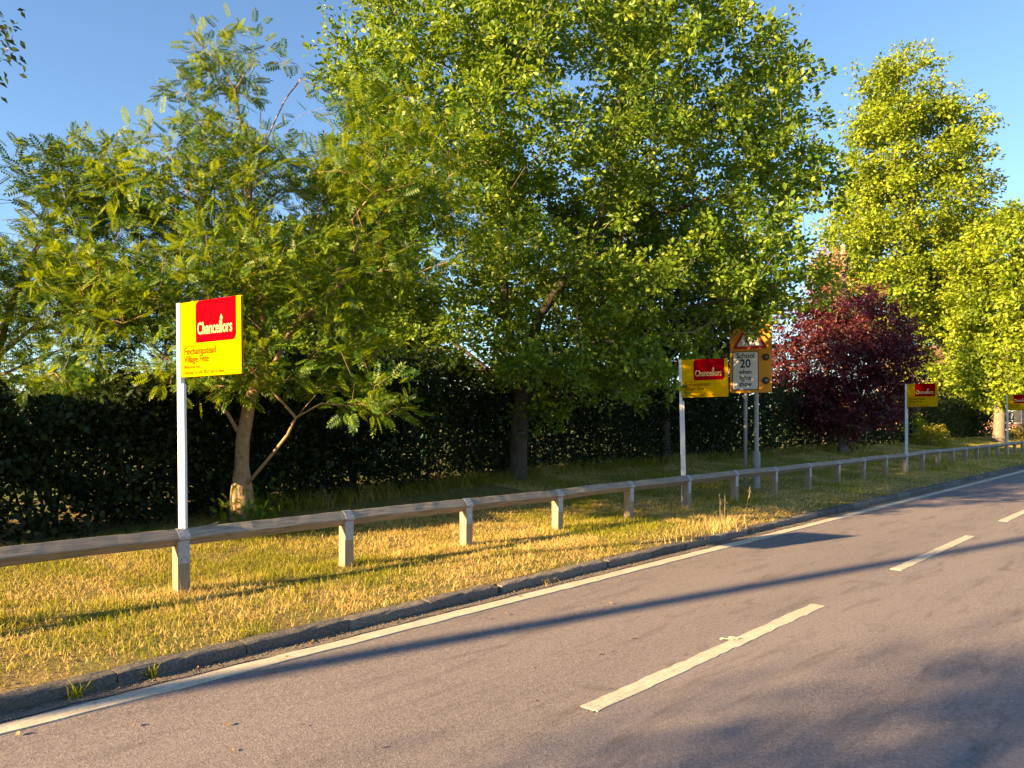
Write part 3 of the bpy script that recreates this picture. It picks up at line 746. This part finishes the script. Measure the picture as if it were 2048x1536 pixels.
# young shoots round the foot of the rowan
def shoots(parent_name, origin, n, h, spread_, mat, r, tmpl, size):
    pos = origin + np.stack([r.normal(0, spread_, n), r.normal(0, spread_, n), np.abs(r.normal(0, h, n))], -1)
    ax = r.normal(0, 1, (n, 3)) + np.array((0, 0, .6)); return pos, frames(ax, .8, .6, r), size * r.uniform(.6, 1.3, n)
rw = bpy.data.objects["rowan_tree"]; r_ = np.random.default_rng(3)
p_, m_, s_ = shoots("rowan", np.array((.03, -.12, .0)), 240, .16, .20, M["rowan"], r_, PIN, .12)
o = scatter("basal_shoots", PIN, p_, m_, s_, M["rowan"], rw); o["kind"] = "stuff"

# second rowan at the left edge
b2 = at(-7.6, 10.9, .5)
ells2 = px_ells([(40, 470, 200, 130, 1.5, 0), (130, 610, 190, 120, 1.5, 0), (150, 400, 110, 110, 1.2, 0), (230, 480, 90, 110, 1.0, .2), (30, 680, 120, 70, 1.0, 0), (200, 730, 110, 60, .8, -.8), (90, 740, 130, 45, 1.0, .4), (310, 735, 80, 40, .8, .5)], 10.6)
stems2 = [[b2, at(-7.5, 10.8, 1.6), at(-7.2, 10.7, 2.6), W(40, 560, 10.6)], [at(-7.2, 10.7, 2.6), W(90, 640, 10.5), W(220, 560, 10.5)], [W(40, 560, 10.6), W(100, 450, 10.6), W(150, 360, 10.6)]]
tree("rowan_tree", "rowan tree at the left edge of the picture, spreading over the dark hedge", "tree", b2, stems2, ells2, 520, .32, 12, .13, .0035,
     M["bark_grey"], M["rowan"], PIN, 12, .10, .205, seg=.3, thin=.014, along=.6, droop=.12, up=.8, spread=.5, back=.25, void=1.8, vt=-.05, limb=.7, bare=lambda p, r: SA * p[0] - CA * p[1] < -6.55 and p[2] > 4.3)

# oak
b3 = on_verge(.065, 16.3)
FO = 16.3
oak_ells = px_ells([(1130, 240, 440, 300, 4.0, 0), (980, 500, 330, 170, 3.4, 0), (1420, 330, 230, 260, 3.2, 0), (1470, 560, 150, 85, 2.0, -.6), (830, 150, 190, 220, 2.8, .5), (1250, 640, 280, 110, 3.0, 0), (1100, -60, 420, 190, 3.6, 0), (1570, 280, 105, 130, 1.5, 0), (760, 420, 120, 140, 2.0, .5), (900, 700, 200, 80, 2.0, .2), (1500, 600, 60, 30, .7, -.8), (1180, 730, 290, 60, 2.4, -.3), (850, 745, 170, 55, 1.8, 0), (660, 640, 120, 100, 1.6, .8), (1000, 790, 240, 35, 1.3, .2), (1250, 775, 130, 35, 1.3, .6)], FO)
stems = [[b3 - np.array((0, 0, .2)), W(1036, 880, FO), W(1046, 790, FO), W(1060, 720, FO), W(1075, 640, FO), W(1130, 560, FO), W(1190, 470, FO), W(1230, 330, FO), W(1240, 150, FO)],
         [W(1050, 740, FO), W(1012, 640, FO - .3), W(1005, 520, FO - .4), W(990, 400, FO - .4), W(1010, 200, FO - .2), W(1000, 50, FO)],
         [W(1046, 800, FO), W(900, 680, FO + .2), W(810, 620, FO + .2), W(760, 560, FO + .2), W(700, 540, FO)],
         [W(1060, 720, FO), W(1200, 680, FO - .5), W(1330, 620, FO - 1), W(1450, 600, FO - 1.2)],
         [W(1130, 560, FO), W(1300, 430, FO), W(1440, 390, FO), W(1560, 400, FO)]]
tree("oak_tree", "large spreading oak tree with dark forked trunk growing in the hedge", "tree", b3, stems, oak_ells, 760, .70, 21, .19, .005,
     M["bark_oak"], M["oak"], LOB, 225, .075, .112, vt=.0, seg=.45, thin=.02, twig=M["bark_grey"], along=.5, droop=.05, up=.4, spread=.5, back=.08, shell=.5, void=2.6, limb=1.0, sub=8, sub_r=.25, radial=.9, flare=1.35,
     bare=lambda p, r: 3.5 < SA * p[0] - CA * p[1] < 6.0 and CA * p[0] + SA * p[1] < 17.7 and p[2] < 3.66,   # kept clear below the sign's triangle
     extra=np.array([W(x_, y_, 15.9) for x_, y_ in ((1470, 612), (1495, 622), (1518, 612), (1540, 592), (1505, 598), (1480, 630), (1448, 632), (1525, 632))]))

# lime trees at the far end
FL = 52
bl = on_verge(.5865 * FL, FL)
le = px_ells([(1795, 190, 85, 90, 2.6, 0), (1820, 300, 140, 110, 4.0, 0), (1815, 430, 165, 110, 4.5, 0), (1780, 570, 150, 100, 4.5, 0), (1890, 560, 110, 120, 4, 0), (1880, 690, 100, 90, 3.5, -1), (1930, 760, 60, 60, 2.5, -1.5), (1720, 480, 70, 80, 2.5, 0), (1930, 450, 60, 90, 2.5, 0), (1690, 600, 60, 70, 2.5, 0)], FL)
stems = [[bl - np.array((0, 0, .2)), W(1924, 800, FL), W(1900, 700, FL), W(1850, 550, FL), W(1820, 400, FL), W(1805, 250, FL), W(1795, 140, FL)]]
tree("lime_tree", "tall pointed lime tree with yellow green crown rising behind the plum tree", "tree", bl, stems, le, 760, .95, 31, .42, .012,
     M["bark_grey"], M["lime"], LOB, 115, .17, .25, seg=.9, thin=.03, along=.4, droop=.3, up=.35, spread=.5, back=.2, void=4.2, vt=-.12, sub=6, sub_r=.5, radial=.9, group="lime trees at the far end of the verge", shell=.6)
FL2 = 46
bl2 = on_verge(.6326 * FL2, FL2)
le = px_ells([(2050, 520, 120, 110, 4.0, 0), (2060, 660, 130, 120, 4.5, 0), (1990, 730, 70, 90, 3.0, -1.0), (2000, 620, 80, 100, 3.5, 0)], FL2)
stems = [[bl2 - np.array((0, 0, .2)), W(1999, 800, FL2), W(2020, 650, FL2), W(2040, 520, FL2), W(2045, 440, FL2)]]
tree("lime_tree", "broad yellow green lime tree at the right edge above the farthest board", "tree", bl2, stems, le, 500, .95, 32, .30, .012,
     M["bark_grey"], M["lime"], LOB, 115, .17, .25, seg=.9, thin=.03, along=.4, droop=.3, up=.35, spread=.5, back=.2, void=4.2, vt=-.12, sub=6, sub_r=.5, radial=.9, group="lime trees at the far end of the verge", shell=.6)

# darker trees behind the hedge that close the belt
for k, (x_, f_, ee, n_, sd, lab) in enumerate((
        (700, 19.0, [(650, 560, 170, 120, 2.0, 0), (760, 640, 150, 90, 2.0, 0), (560, 660, 120, 90, 1.6, 0)], 230, 91, "dark field maple behind the hedge filling the space between rowan and oak"),
        (1330, 22.0, [(1300, 560, 230, 150, 2.6, 0), (1220, 680, 170, 70, 2.2, 0), (1400, 680, 120, 60, 2.2, 0)], 300, 92, "dark field maple behind the hedge and the right half of the oak"))):
    bb = W(x_, 839, f_); bb[2] = .5
    tree("field_maple", lab, "tree", bb, [[bb, W(x_, 720, f_), W(x_, 620, f_), W(x_, 520, f_)]], px_ells(ee, f_), n_, .55, sd, .13, .006, M["bark_oak"], M["shade"], QW, 95, .09, .15, seg=.5, thin=.02,
         along=.5, droop=.1, up=.4, spread=.6, back=.15, sub=5, sub_r=.26, group="field maples behind the hedge", shell=.4)

# purple plum
FP = 29.9
bp = on_verge(.43 * FP, FP)
pe = px_ells([(1690, 650, 100, 75, 2.0, 0), (1650, 720, 105, 90, 2.2, 0), (1740, 730, 95, 110, 2.2, 0), (1640, 800, 80, 60, 1.8, 0), (1700, 820, 90, 50, 1.8, -.3), (1700, 865, 30, 22, .6, -.6), (1575, 730, 45, 110, 1.2, 0), (1480, 710, 50, 40, 1.0, .6), (1605, 650, 35, 45, .8, 0), (1735, 620, 40, 40, .8, 0), (1800, 700, 35, 60, .9, 0), (1560, 800, 40, 45, .8, 0), (1765, 840, 30, 35, .7, 0)], FP)
stems = [[bp - np.array((0, 0, .15)), W(1686, 860, FP), W(1688, 800, FP), W(1690, 720, FP), W(1690, 650, FP)], [W(1687, 850, FP), W(1650, 790, FP), W(1610, 720, FP)], [W(1688, 820, FP), W(1740, 760, FP), W(1770, 700, FP)]]
tree("plum_tree", "round purple leaved plum tree beyond the school sign", "tree", bp, stems, pe, 560, .46, 41, .15, .006,
     M["bark_grey"], M["plum"], QW, 95, .085, .115, vt=-.08, void=1.7, seg=.5, thin=.02, twig=M["twig"], along=.5, droop=.05, up=.4, spread=.6, back=.15, shell=.5, sub=5, sub_r=.24)

# tree whose branch hangs into the top left corner
b5 = at(-8.6, 9.4, .5)
e5 = [(-8.3, 9.2, 7.0, 2.15, 1.8, 1.9)]
st5 = [[b5, at(-8.6, 9.4, 2.5), at(-8.5, 9.3, 4.5), at(-8.3, 9.2, 7.0)]]
tree("cherry_tree", "dark leaved tree whose branch tips hang into the top left corner", "tree", b5, st5, e5, 110, .5, 51, .12, .004,
     M["bark_grey"], M["shade"], QL, 26, .16, .12, seg=.35, thin=.014, along=.3, droop=.8, up=.5, spread=.8, back=.3, shell=.7)

# street trees further back along the verge, behind the viewer, that shade the near road
for k, (lx, ly, hh, sd, lab) in enumerate(((-18, 5.75, 6.5, 61, "street tree back along the verge shading the near lane"), (-25, 2.2 - 6.0, 7.0, 62, "street tree on the viewer's side shading the road edge"))):
    bb = np.array((lx, ly, .12)); rr_ = SA * lx - CA * ly; ff_ = CA * lx + SA * ly
    tree("ash_tree", lab, "tree", bb, [[bb, bb + (0, 0, 2.5), bb + (0, 0, 5), bb + (0.2, 0, hh + 1)]], [(rr_, ff_, hh, 2.5, 2.5, 2.4)], 170, .6, sd, .2, .006,
         M["bark_grey"], M["shade"], QW, 60, .26, .14, seg=.6, thin=.03, group="street trees behind the viewer", shell=.5)

# ------------------------------------------------------------------ hedge
def hedge_front(x): return np.interp(x, [-12, 2, 4, 6, 14, 70], [9.6, 9.7, 9.95, 10.4, 11.5, 12.2])
hz = thing("hedge", "tall dark clipped hedge running behind the trees along the verge", "hedge", (0, 11, .4))
r_ = np.random.default_rng(71)
N = 165000
hx = np.concatenate([r_.uniform(1.2, 9, int(N * .40)), r_.uniform(9, 24, int(N * .42)), r_.uniform(24, 62, int(N * .18))]); n = len(hx)
dep = r_.beta(.9, 1.3, n) * 1.5; front = hedge_front(hx) + .45 * (fbm(hx * .8, hx * 0 + 4, 6) - .5)
top = np.interp(hx, [-3, 3, 7, 70], [1.8, 1.85, 2.3, 2.4]) + 1.25 * (fbm(hx * .7, hx * 0, 8) - .5) + .5 * (vnoise(hx * 3, hx * 0, 12) - .5)
u = r_.beta(1.15, .9, n); hzv = .02 + u * top
keep = (fbm(hx * 1.1 + 40, hzv * 1.3, 15) > .17 + .11 * (hzv < .9)) | (dep < .18)
hy = front + dep + .12 * r_.normal(size=n)
# a thin place in the hedge lets the low sun through to the foot of the rowan
ray0 = np.array((5.25, 9.85, .62)); sd_ = np.array(sun_dir); hp3 = np.stack([hx, hy, .42 + hzv], -1) - ray0
al = hp3 @ sd_; away = np.linalg.norm(hp3 - al[:, None] * sd_, axis=1); keep &= ~((al > -.2) & (away < .20 + .14 * r_.random(n)))
hx, hy, hzv = hx[keep], hy[keep], hzv[keep]; n = len(hx)
gz = verge_z(hx, np.minimum(hy, 12.9))
pos = np.stack([hx, hy, gz + hzv], -1) - np.array((0, 11, .4))
ax = r_.normal(0, 1, (n, 3)) + np.array((0, -.8, .2))
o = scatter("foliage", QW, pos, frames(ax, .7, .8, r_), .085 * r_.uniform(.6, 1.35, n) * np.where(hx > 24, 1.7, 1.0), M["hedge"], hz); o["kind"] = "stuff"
st = MB()
for i in range(130):
    x = 1.3 + i * .33 + r_.normal(0, .08); y = hedge_front(x) + r_.uniform(.5, 1.1); g = float(verge_z(x, min(y, 12.9)))
    p0 = np.array((x, y - 11, g - .45)); 
    for j in range(3):
        q_ = p0 + np.array((r_.normal(0, .25), r_.normal(0, .15), r_.uniform(1.0, 1.7))); st.cyl(p0, q_, r_.uniform(.012, .028), .006, 5, False)
o = st.build("stems", M["bark_oak"], hz); o["kind"] = "stuff"

# wild growth at the hedge foot: long blades
def blades(name, x, y, z, h, wd, lean, col, mat, parent=None, segs=2, r=None):
    n = len(x); a = r.uniform(0, 2 * math.pi, n); dx, dy = np.cos(a), np.sin(a); la = r.uniform(0, 2 * math.pi, n); L = lean * r.uniform(.2, 1.4, n)
    base = np.stack([x, y, z], -1); side = np.stack([dx, dy, 0 * dx], -1) * wd[:, None] / 2
    bend = np.stack([np.cos(la) * L, np.sin(la) * L, 0 * L], -1) * h[:, None]
    up = np.stack([0 * h, 0 * h, h], -1); dropz = np.stack([0 * h, 0 * h, -h * L * L * .3], -1)
    if segs == 2:
        mid = base + up * .55 + bend * .35
        v = np.stack([base - side, base + side, mid + side * .75, mid - side * .75, base + up + bend + dropz], 1); k = 5
        loops = np.array([0, 1, 2, 3, 3, 2, 4]); sizes = [4, 3]
    else:
        v = np.stack([base - side, base + side, base + up + bend + dropz], 1); k = 3; loops = np.array([0, 1, 2]); sizes = [3]
    lp = (np.arange(n)[:, None] * k + loops[None]).ravel()
    return np_mesh(name, v.reshape(-1, 3), lp, np.tile(sizes, n), mat, parent, np.repeat(col, k, 0))

GREEN = np.array([(.11, .145, .009), (.23, .25, .014), (.42, .37, .024)]); STRAW = np.array([(.48, .31, .09), (.70, .50, .17), (.82, .65, .29)])
def grass_tint(x, y, r, dry_bias=0.0):
    n = len(x); patch = fbm(x * .9, y * .9, 31); fine = vnoise(x * 6, y * 6, 33)
    dry = np.clip((6.6 - y) / 1.1, 0, 1) * .5 + (patch - .5) * 2.6 + (fine - .5) * .6 + .46 + dry_bias
    isdry = r.random(n) < np.clip(dry, .06, .92)
    k = r.uniform(0, 1, n)[:, None]
    g = np.where(k < .5, GREEN[0] + (GREEN[1] - GREEN[0]) * k * 2, GREEN[1] + (GREEN[2] - GREEN[1]) * (k * 2 - 1))
    s_ = np.where(k < .5, STRAW[0] + (STRAW[1] - STRAW[0]) * k * 2, STRAW[1] + (STRAW[2] - STRAW[1]) * (k * 2 - 1))
    return np.where(isdry[:, None], s_, g), isdry
r_ = np.random.default_rng(81)
def verge_grass(name, n, xr, yr, hmean, wmean, segs, lean, dens_pow, label):
    x = xr[0] + (xr[1] - xr[0]) * r_.random(n) ** dens_pow; y = r_.uniform(yr[0], yr[1], n)
    # gather into tufts, leave scuffed bare spots near the kerb
    tx = np.round(x / .045 + r_.normal(0, .4, n)) * .045; ty = np.round(y / .045 + r_.normal(0, .4, n)) * .045
    mixf = .55; x = x * (1 - mixf) + tx * mixf; y = np.clip(y * (1 - mixf) + ty * mixf, 5.475, None)
    bare = fbm(x * 1.7, y * 2.2, 41); keep = r_.random(n) < np.clip(1.4 - 1.4 * (np.clip((6.05 - y) / .5, 0, 1)) * (bare > .45), .28, 1) * np.where(fbm(x * 2.3, y * 2.3, 47) > .66, .35, 1)
    x, y = x[keep], y[keep]; col, dry = grass_tint(x, y, r_, 0.20 if xr[0] > 5 else .13); n2 = len(x)
    h = hmean * r_.uniform(.45, 1.5, n2) * (.7 + .7 * fbm(x * 1.3, y * 1.3, 44)) * np.where(dry, .85, 1.0) * (1 + .5 * np.exp(-((y - FY) / .18) ** 2))
    wd = wmean * r_.uniform(.6, 1.4, n2)
    h = np.where(r_.random(n2) < .05, h * 1.9, h); ln = np.where(dry, lean * 1.7, lean)
    o = blades(name, x, y, verge_z(x, y) - .008, h, wd, ln, col, M["blade"], None, segs, r_)
    tag(o, label, "grass", kind="stuff")
verge_grass("grass", 155000, (-.5, 11), (5.47, 9.7), .047, .0055, 2, .55, 1.0, "short mown sunlit grass on the near part of the verge")
verge_grass("grass", 130000, (11, 27), (5.47, 11.4), .055, .009, 1, .5, 1.2, "short shaded grass on the middle of the verge")
verge_grass("grass", 90000, (27, 64), (5.47, 13), .085, .018, 1, .5, 1.3, "far verge grass beyond the school sign")
# taller undergrowth along the hedge foot
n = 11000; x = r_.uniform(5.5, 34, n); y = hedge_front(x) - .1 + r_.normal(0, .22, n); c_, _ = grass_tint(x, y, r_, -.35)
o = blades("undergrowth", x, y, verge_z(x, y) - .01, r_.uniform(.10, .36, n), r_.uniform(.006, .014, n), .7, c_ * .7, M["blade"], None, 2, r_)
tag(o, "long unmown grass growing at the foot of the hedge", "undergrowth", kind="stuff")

# weed tufts and dry stems
def tuft(name, label, cat, px_, py_, z, n, h, spread_, wd, dry, seed, lean=.9):
    r = np.random.default_rng(seed); x = r.normal(0, spread_, n); y = r.normal(0, spread_ * .6, n)
    c_ = (STRAW if dry else GREEN)[r.integers(0, 3, n)] * (1.0 if dry else 1.35)
    o = blades(name, x, y, np.zeros(n), h * r.uniform(.5, 1.2, n), wd * r.uniform(.7, 1.3, n), lean, c_, M["blade"], None, 2, r)
    o.location = (px_, py_, z); tag(o, label, cat); return o
def ground_hit(x_, y_, zz):   # where the viewer's sight line meets height zz (used once to read positions off)
    u = (x_ - 1024) / 1538; f = (CAM_H - zz) * 1538 / (y_ - 839); return at(u * f, f, zz)
p = ground_hit(160, 1398, .01); tuft("grass_tuft", "pale splayed grass tuft in the gutter near the lower left corner", "weed", p[0], 5.31, .0, 40, .12, .03, .006, False, 1, 1.4)
p = ground_hit(320, 1362, .01); tuft("grass_tuft", "upright green grass tuft at a kerb joint below the first post", "weed", p[0], 5.32, .0, 36, .11, .018, .006, False, 2, .7)
p = ground_hit(1105, 1168, .01); tuft("grass_tuft", "small dry weed in the gutter level with the fourth post", "weed", p[0], 5.31, .0, 30, .07, .05, .006, True, 3, 1.2)
for k, (sx, sy, nn, hh, lab) in enumerate(((1440, 1052, 260, .22, "bushy dry grass clump at the kerb in front of the school sign"), (1385, 1075, 160, .15, "low dry grass clump at the kerb left of the second board's pole"))):
    p = ground_hit(sx, sy, .12); tuft("dry_grass_clump", lab, "grass", p[0], max(5.55, p[1]), float(verge_z(p[0], 5.6)) - .01, nn, hh, .28, .008, True, 10 + k, .6)["kind"] = "stuff"
def seed_stem(label, px_, py_, h, lean, seed):
    r = np.random.default_rng(seed); z = float(verge_z(px_, py_)); t = thing("seed_stem", label, "grass stem", (px_, py_, z))
    mb = MB(); prev = np.array((0, 0, -.01)); d_ = np.array(lean)
    for i in range(1, 7):
        s_ = i / 6; q_ = np.array((d_[0] * s_ ** 1.6, d_[1] * s_ ** 1.6, h * s_)); mb.cyl(prev, q_, .003, .0022, 5, False); prev = q_
    mb.build("stalk", M["twig"], t)
    hd = MB()
    for i in range(14):
        q_ = prev + np.array((r.normal(0, .008), r.normal(0, .008), -.07 + .012 * i)); hd.cyl(q_, q_ + np.array((r.normal(0, .012), r.normal(0, .012), .02)), .004, .001, 4, True)
    hd.build("seed_head", M["twig"], t); return t
for lab, sx, sy, h, ln, sd in (("tall leaning dry seed stem by the kerb in front of the school sign", 1490, 1040, .44, (.16, 0), 1), ("left one of two upright dry stems in the dry clump", 1440, 1045, .36, (0, 0), 2), ("right one of two upright dry stems in the dry clump", 1449, 1045, .38, (.02, 0), 3)):
    p = ground_hit(sx, sy, .12); seed_stem(lab, p[0], max(5.6, p[1]), h, ln, sd)

# dry leaf litter along the gutter, kerb top and verge edge
rl_ = np.random.default_rng(97); n = 1500; x = rl_.uniform(-.5, 22, n); sel = rl_.random(n)
y = np.where(sel < .35, 5.33 - np.abs(rl_.normal(0, .035, n)), np.where(sel < .8, 5.5 + np.abs(rl_.normal(0, .35, n)), 5.33 - rl_.random(n) ** 2 * 4.5))
z = np.where(y < 5.335, .008, verge_z(x, np.maximum(y, 5.43)) + .03)
o = scatter("leaf_litter", LOB, np.stack([x, y, z], -1), frames(np.stack([rl_.normal(size=n), rl_.normal(size=n), rl_.normal(0, .15, n)], -1), 1.0, .25, rl_), rl_.uniform(.015, .045, n), M["dead"])
tag(o, "scattered dry fallen leaves along the gutter and verge edge", "leaves", kind="stuff")

# scrap on the centre line
p = ground_hit(1470, 1278, .005); r = np.random.default_rng(5); v = []; f = []
for i in range(9):
    for j in range(4): v.append((-.09 + i * .023, (-.03 + j * .02) * (1 - abs(i - 4) / 7) + r.normal(0, .006), .006 + abs(r.normal(0, .006))))
for i in range(8):
    for j in range(3): f.append((i * 4 + j, i * 4 + 4 + j, i * 4 + 5 + j, i * 4 + 1 + j))
o = mesh_obj("paper_scrap", v, f, M["litter"]); o.location = (p[0] - .03, p[1] + .02, .004); o.rotation_euler = (0, 0, R(-35))
o.modifiers.new("thick", 'SOLIDIFY').thickness = .003; tag(o, "small crumpled pale scrap lying on the centre line dash", "litter")

# ------------------------------------------------------------------ things beyond
# tall green mesh fence of the sports court
mf = thing("court_fence", "tall green wire mesh court fence behind the hedge and trees", "fence", (0, 17.5, .5))
wire = MB(); L = 3.0; Hh = 4.9
for i in range(31):
    x = i * L / 30; wire.box(x - .003, x + .003, -.003, .003, .05, Hh)
for j in range(25):
    z = .05 + j * (Hh - .05) / 24; wire.box(0, L, .0035, .0095, z - .004, z + .004)
pn = wire.build("mesh_panel", M["mesh_green"], mf); pn.location = (-6, 0, 0)
pst = MB().box(-.04, .04, -.03, .03, -.1, Hh + .1, .005).build("fence_post", M["mesh_green"], mf); pst.location = (-6, .05, 0)
for i in range(1, 17):
    a = link("mesh_panel", pn.data, None, mf); a.location = (-6 + i * L, 0, 0)
    a = link("fence_post", pst.data, None, mf); a.location = (-6 + i * L, .05, 0)
# far wood on the other side of the field
r_ = np.random.default_rng(91); n = 26000
cx = r_.uniform(-40, 230, 120); cyy = r_.uniform(95, 130, 120); ch = r_.uniform(4.5, 9, 120); cr = r_.uniform(3.5, 6, 120)
k = r_.integers(0, 120, n); d_ = r_.normal(size=(n, 3)); d_ /= np.linalg.norm(d_, axis=1, keepdims=True)
pos = np.stack([cx[k], cyy[k], ch[k] * .52], -1) + d_ * np.stack([cr[k], cr[k], ch[k] * .5], -1) * r_.uniform(.6, 1, n)[:, None]; pos[:, 2] = np.maximum(pos[:, 2], .5)
o = scatter("distant_trees", QW, pos, frames(r_.normal(0, 1, (n, 3)), .6, .8, r_), r_.uniform(.7, 1.5, n), M["far"]); tag(o, "distant wood on the far side of the field", "trees", kind="stuff")

# utility pole among the trees
up_ = W(1687, 860, 40); up_[2] = .5
t = thing("utility_pole", "weathered wooden utility pole rising above the plum tree", "pole", up_)
hp = 1.75 + (839 - 490) / 1538 * 40 - .5
MB().cyl((0, 0, -.4), (0, 0, hp), .17, .125, 14).build("shaft", M["twig"], t, False)
MB().box(-.30, .30, -.05, .05, hp - .55, hp - .43).build("cross_bracket", M["galv"], t)
MB().cyl((-.02, -.15, hp - 1.4), (-.02, -.15, hp - .8), .09, .09, 12).build("terminal_box", M["sign_black"], t)
wr = MB(); p0 = np.array((0., 0, hp - .5))
tgt = at(40, 44, 7.5) - up_
for i in range(24):
    a, b_ = i / 24, (i + 1) / 24
    q0 = p0 + (tgt - p0) * a + np.array((0, 0, -1.2 * 4 * a * (1 - a))); q1 = p0 + (tgt - p0) * b_ + np.array((0, 0, -1.2 * 4 * b_ * (1 - b_))); wr.cyl(q0, q1, .012, n=5, cap=False)
wr.build("cable", M["sign_black"], t)
# dead twiggy conifer beside it
bd = W(1650, 870, 38.5); bd[2] = .5
ed = px_ells([(1655, 540, 35, 50, 1.0, 0), (1640, 580, 25, 30, .8, 0)], 38.5)
tree("dead_tree", "dead brown twiggy tree left of the utility pole", "tree", bd, [[bd, W(1652, 700, 38.5), W(1655, 520, 38.5)]], ed, 90, .3, 77, .12, .008, M["bark_grey"], M["dead"], QL, 26, .22, .16, seg=.4, thin=.02, twig=M["twig"], droop=.9, up=.2, spread=.9)
# pole behind the viewer that throws the long shadow over the road
t = thing("telegraph_pole", "telegraph pole back along the verge throwing a long shadow down the road", "pole", (-16, 9.75, .4))
MB().cyl((0, 0, -.3), (0, 0, 10.6), .15, .12, 14).build("shaft", M["twig"], t)
MB().box(-.02, .02, -.5, .5, 10.2, 10.3).build("cross_arm", M["twig"], t)

# golden shrubs, stump
def shrub(label, base, rad, ht, n, mat, seed, name="golden_shrub", size=.10):
    r = np.random.default_rng(seed); t = thing(name, label, "shrub", base, 0, None)
    d_ = r.normal(size=(n, 3)); d_ /= np.linalg.norm(d_, axis=1, keepdims=True); d_[:, 2] = np.abs(d_[:, 2])
    lump = .75 + .5 * vnoise(d_[:, 0] * 2.5 + seed, d_[:, 1] * 2.5 + d_[:, 2] * 2, seed)
    pos = d_ * np.array((rad, rad, ht)) * (r.uniform(.35, 1, n) ** .5 * lump)[:, None]
    o = scatter("foliage", QW, pos, frames(d_ + r.normal(0, .6, (n, 3)), .6, .8, r), size * r.uniform(.6, 1.3, n), mat, t); o["kind"] = "stuff"
    s_ = MB()
    for i in range(9): s_.cyl((r.normal(0, .06), r.normal(0, .06), -.1), (r.normal(0, rad * .5), r.normal(0, rad * .5), ht * .7), .02, .006, 5, False)
    s_.build("stems", M["bark_grey"], t); return t
shrub("bright golden shrub at the end of the dark hedge under the third board", on_verge(.542 * 38, 38), .95, 1.15, 2600, M["gold"], 1)
shrub("smaller yellow green shrub just behind the third board's pole", on_verge(.520 * 40, 40), .8, 1.7, 1800, M["lime"], 2, "yellow_shrub")
shrub("golden shrub at the right picture edge below the farthest board", on_verge(.664 * 52, 52), 1.2, .9, 1800, M["gold"], 3)
shrub("dark green bush between the two lime trunks", on_verge(.61 * 56, 56), 1.9, 2.4, 3600, M["hedge"], 4, "dark_bush", .16)
shrub("dark green bush left of the thick lime trunk", on_verge(.566 * 52, 52), 1.5, 2.6, 3600, M["hedge"], 6, "dark_bush", .16)
bs = on_verge(.4896 * 38.5, 38.5)
r = np.random.default_rng(6); stp = [[bs, bs + (.02, 0, .6), bs + (-.05, 0, .95)], [bs + (0, 0, .55), bs + RT * .25 + (0, 0, 1.0), bs + RT * .32 + (0, 0, 1.35)]]
P, par, terms = skeleton(stp, np.array([bs + RT * .55 + (0, 0, 1.05), bs + RT * -.25 + (0, 0, 1.25), bs + RT * .30 + (0, 0, 1.5)]), r, .15)
t = thing("broken_sapling", "broken pale sapling stump with a bare snapped branch beside the plum tree", "stump", bs)
tubes("broken_sapling", P - bs, par, .11, .035, (M["twig"], M["twig"]), t, .0001, 1.3)

# house behind the limes
hx0, hy0, hy1 = 82.0, 11.5, 26.0
h = thing("house", "pinkish brick house half hidden behind the lime trees", "house", (hx0, hy0, .5))
wd_ = hy1 - hy0
wl = MB().box(0, 9, 0, wd_, -.5, 5.4)
wl.build("wall", M["render_pink"], h)
MB().add([(-.5, -.5, 5.3), (9.5, -.5, 5.3), (9.5, wd_ + .5, 5.3), (-.5, wd_ + .5, 5.3), (4.5, -.5, 8.8), (4.5, wd_ + .5, 8.8)], [(0, 1, 4), (1, 2, 5, 4), (2, 3, 5), (3, 0, 4, 5), (0, 3, 2, 1)]).build("roof", M["roof_tile"], h)
for yy in (2.0, 6.2, 10.6):
    for zz in (.9, 3.4):
        fr = MB().box(-.06, .02, yy, yy + 1.5, zz, zz + 1.2).build("window", M["frame_white"], h)
        MB().box(-.075, -.061, yy + .07, yy + .71, zz + .07, zz + 1.13).build("pane", M["glass"], fr)
        MB().box(-.075, -.061, yy + .79, yy + 1.43, zz + .07, zz + 1.13).build("pane", M["glass"], fr)
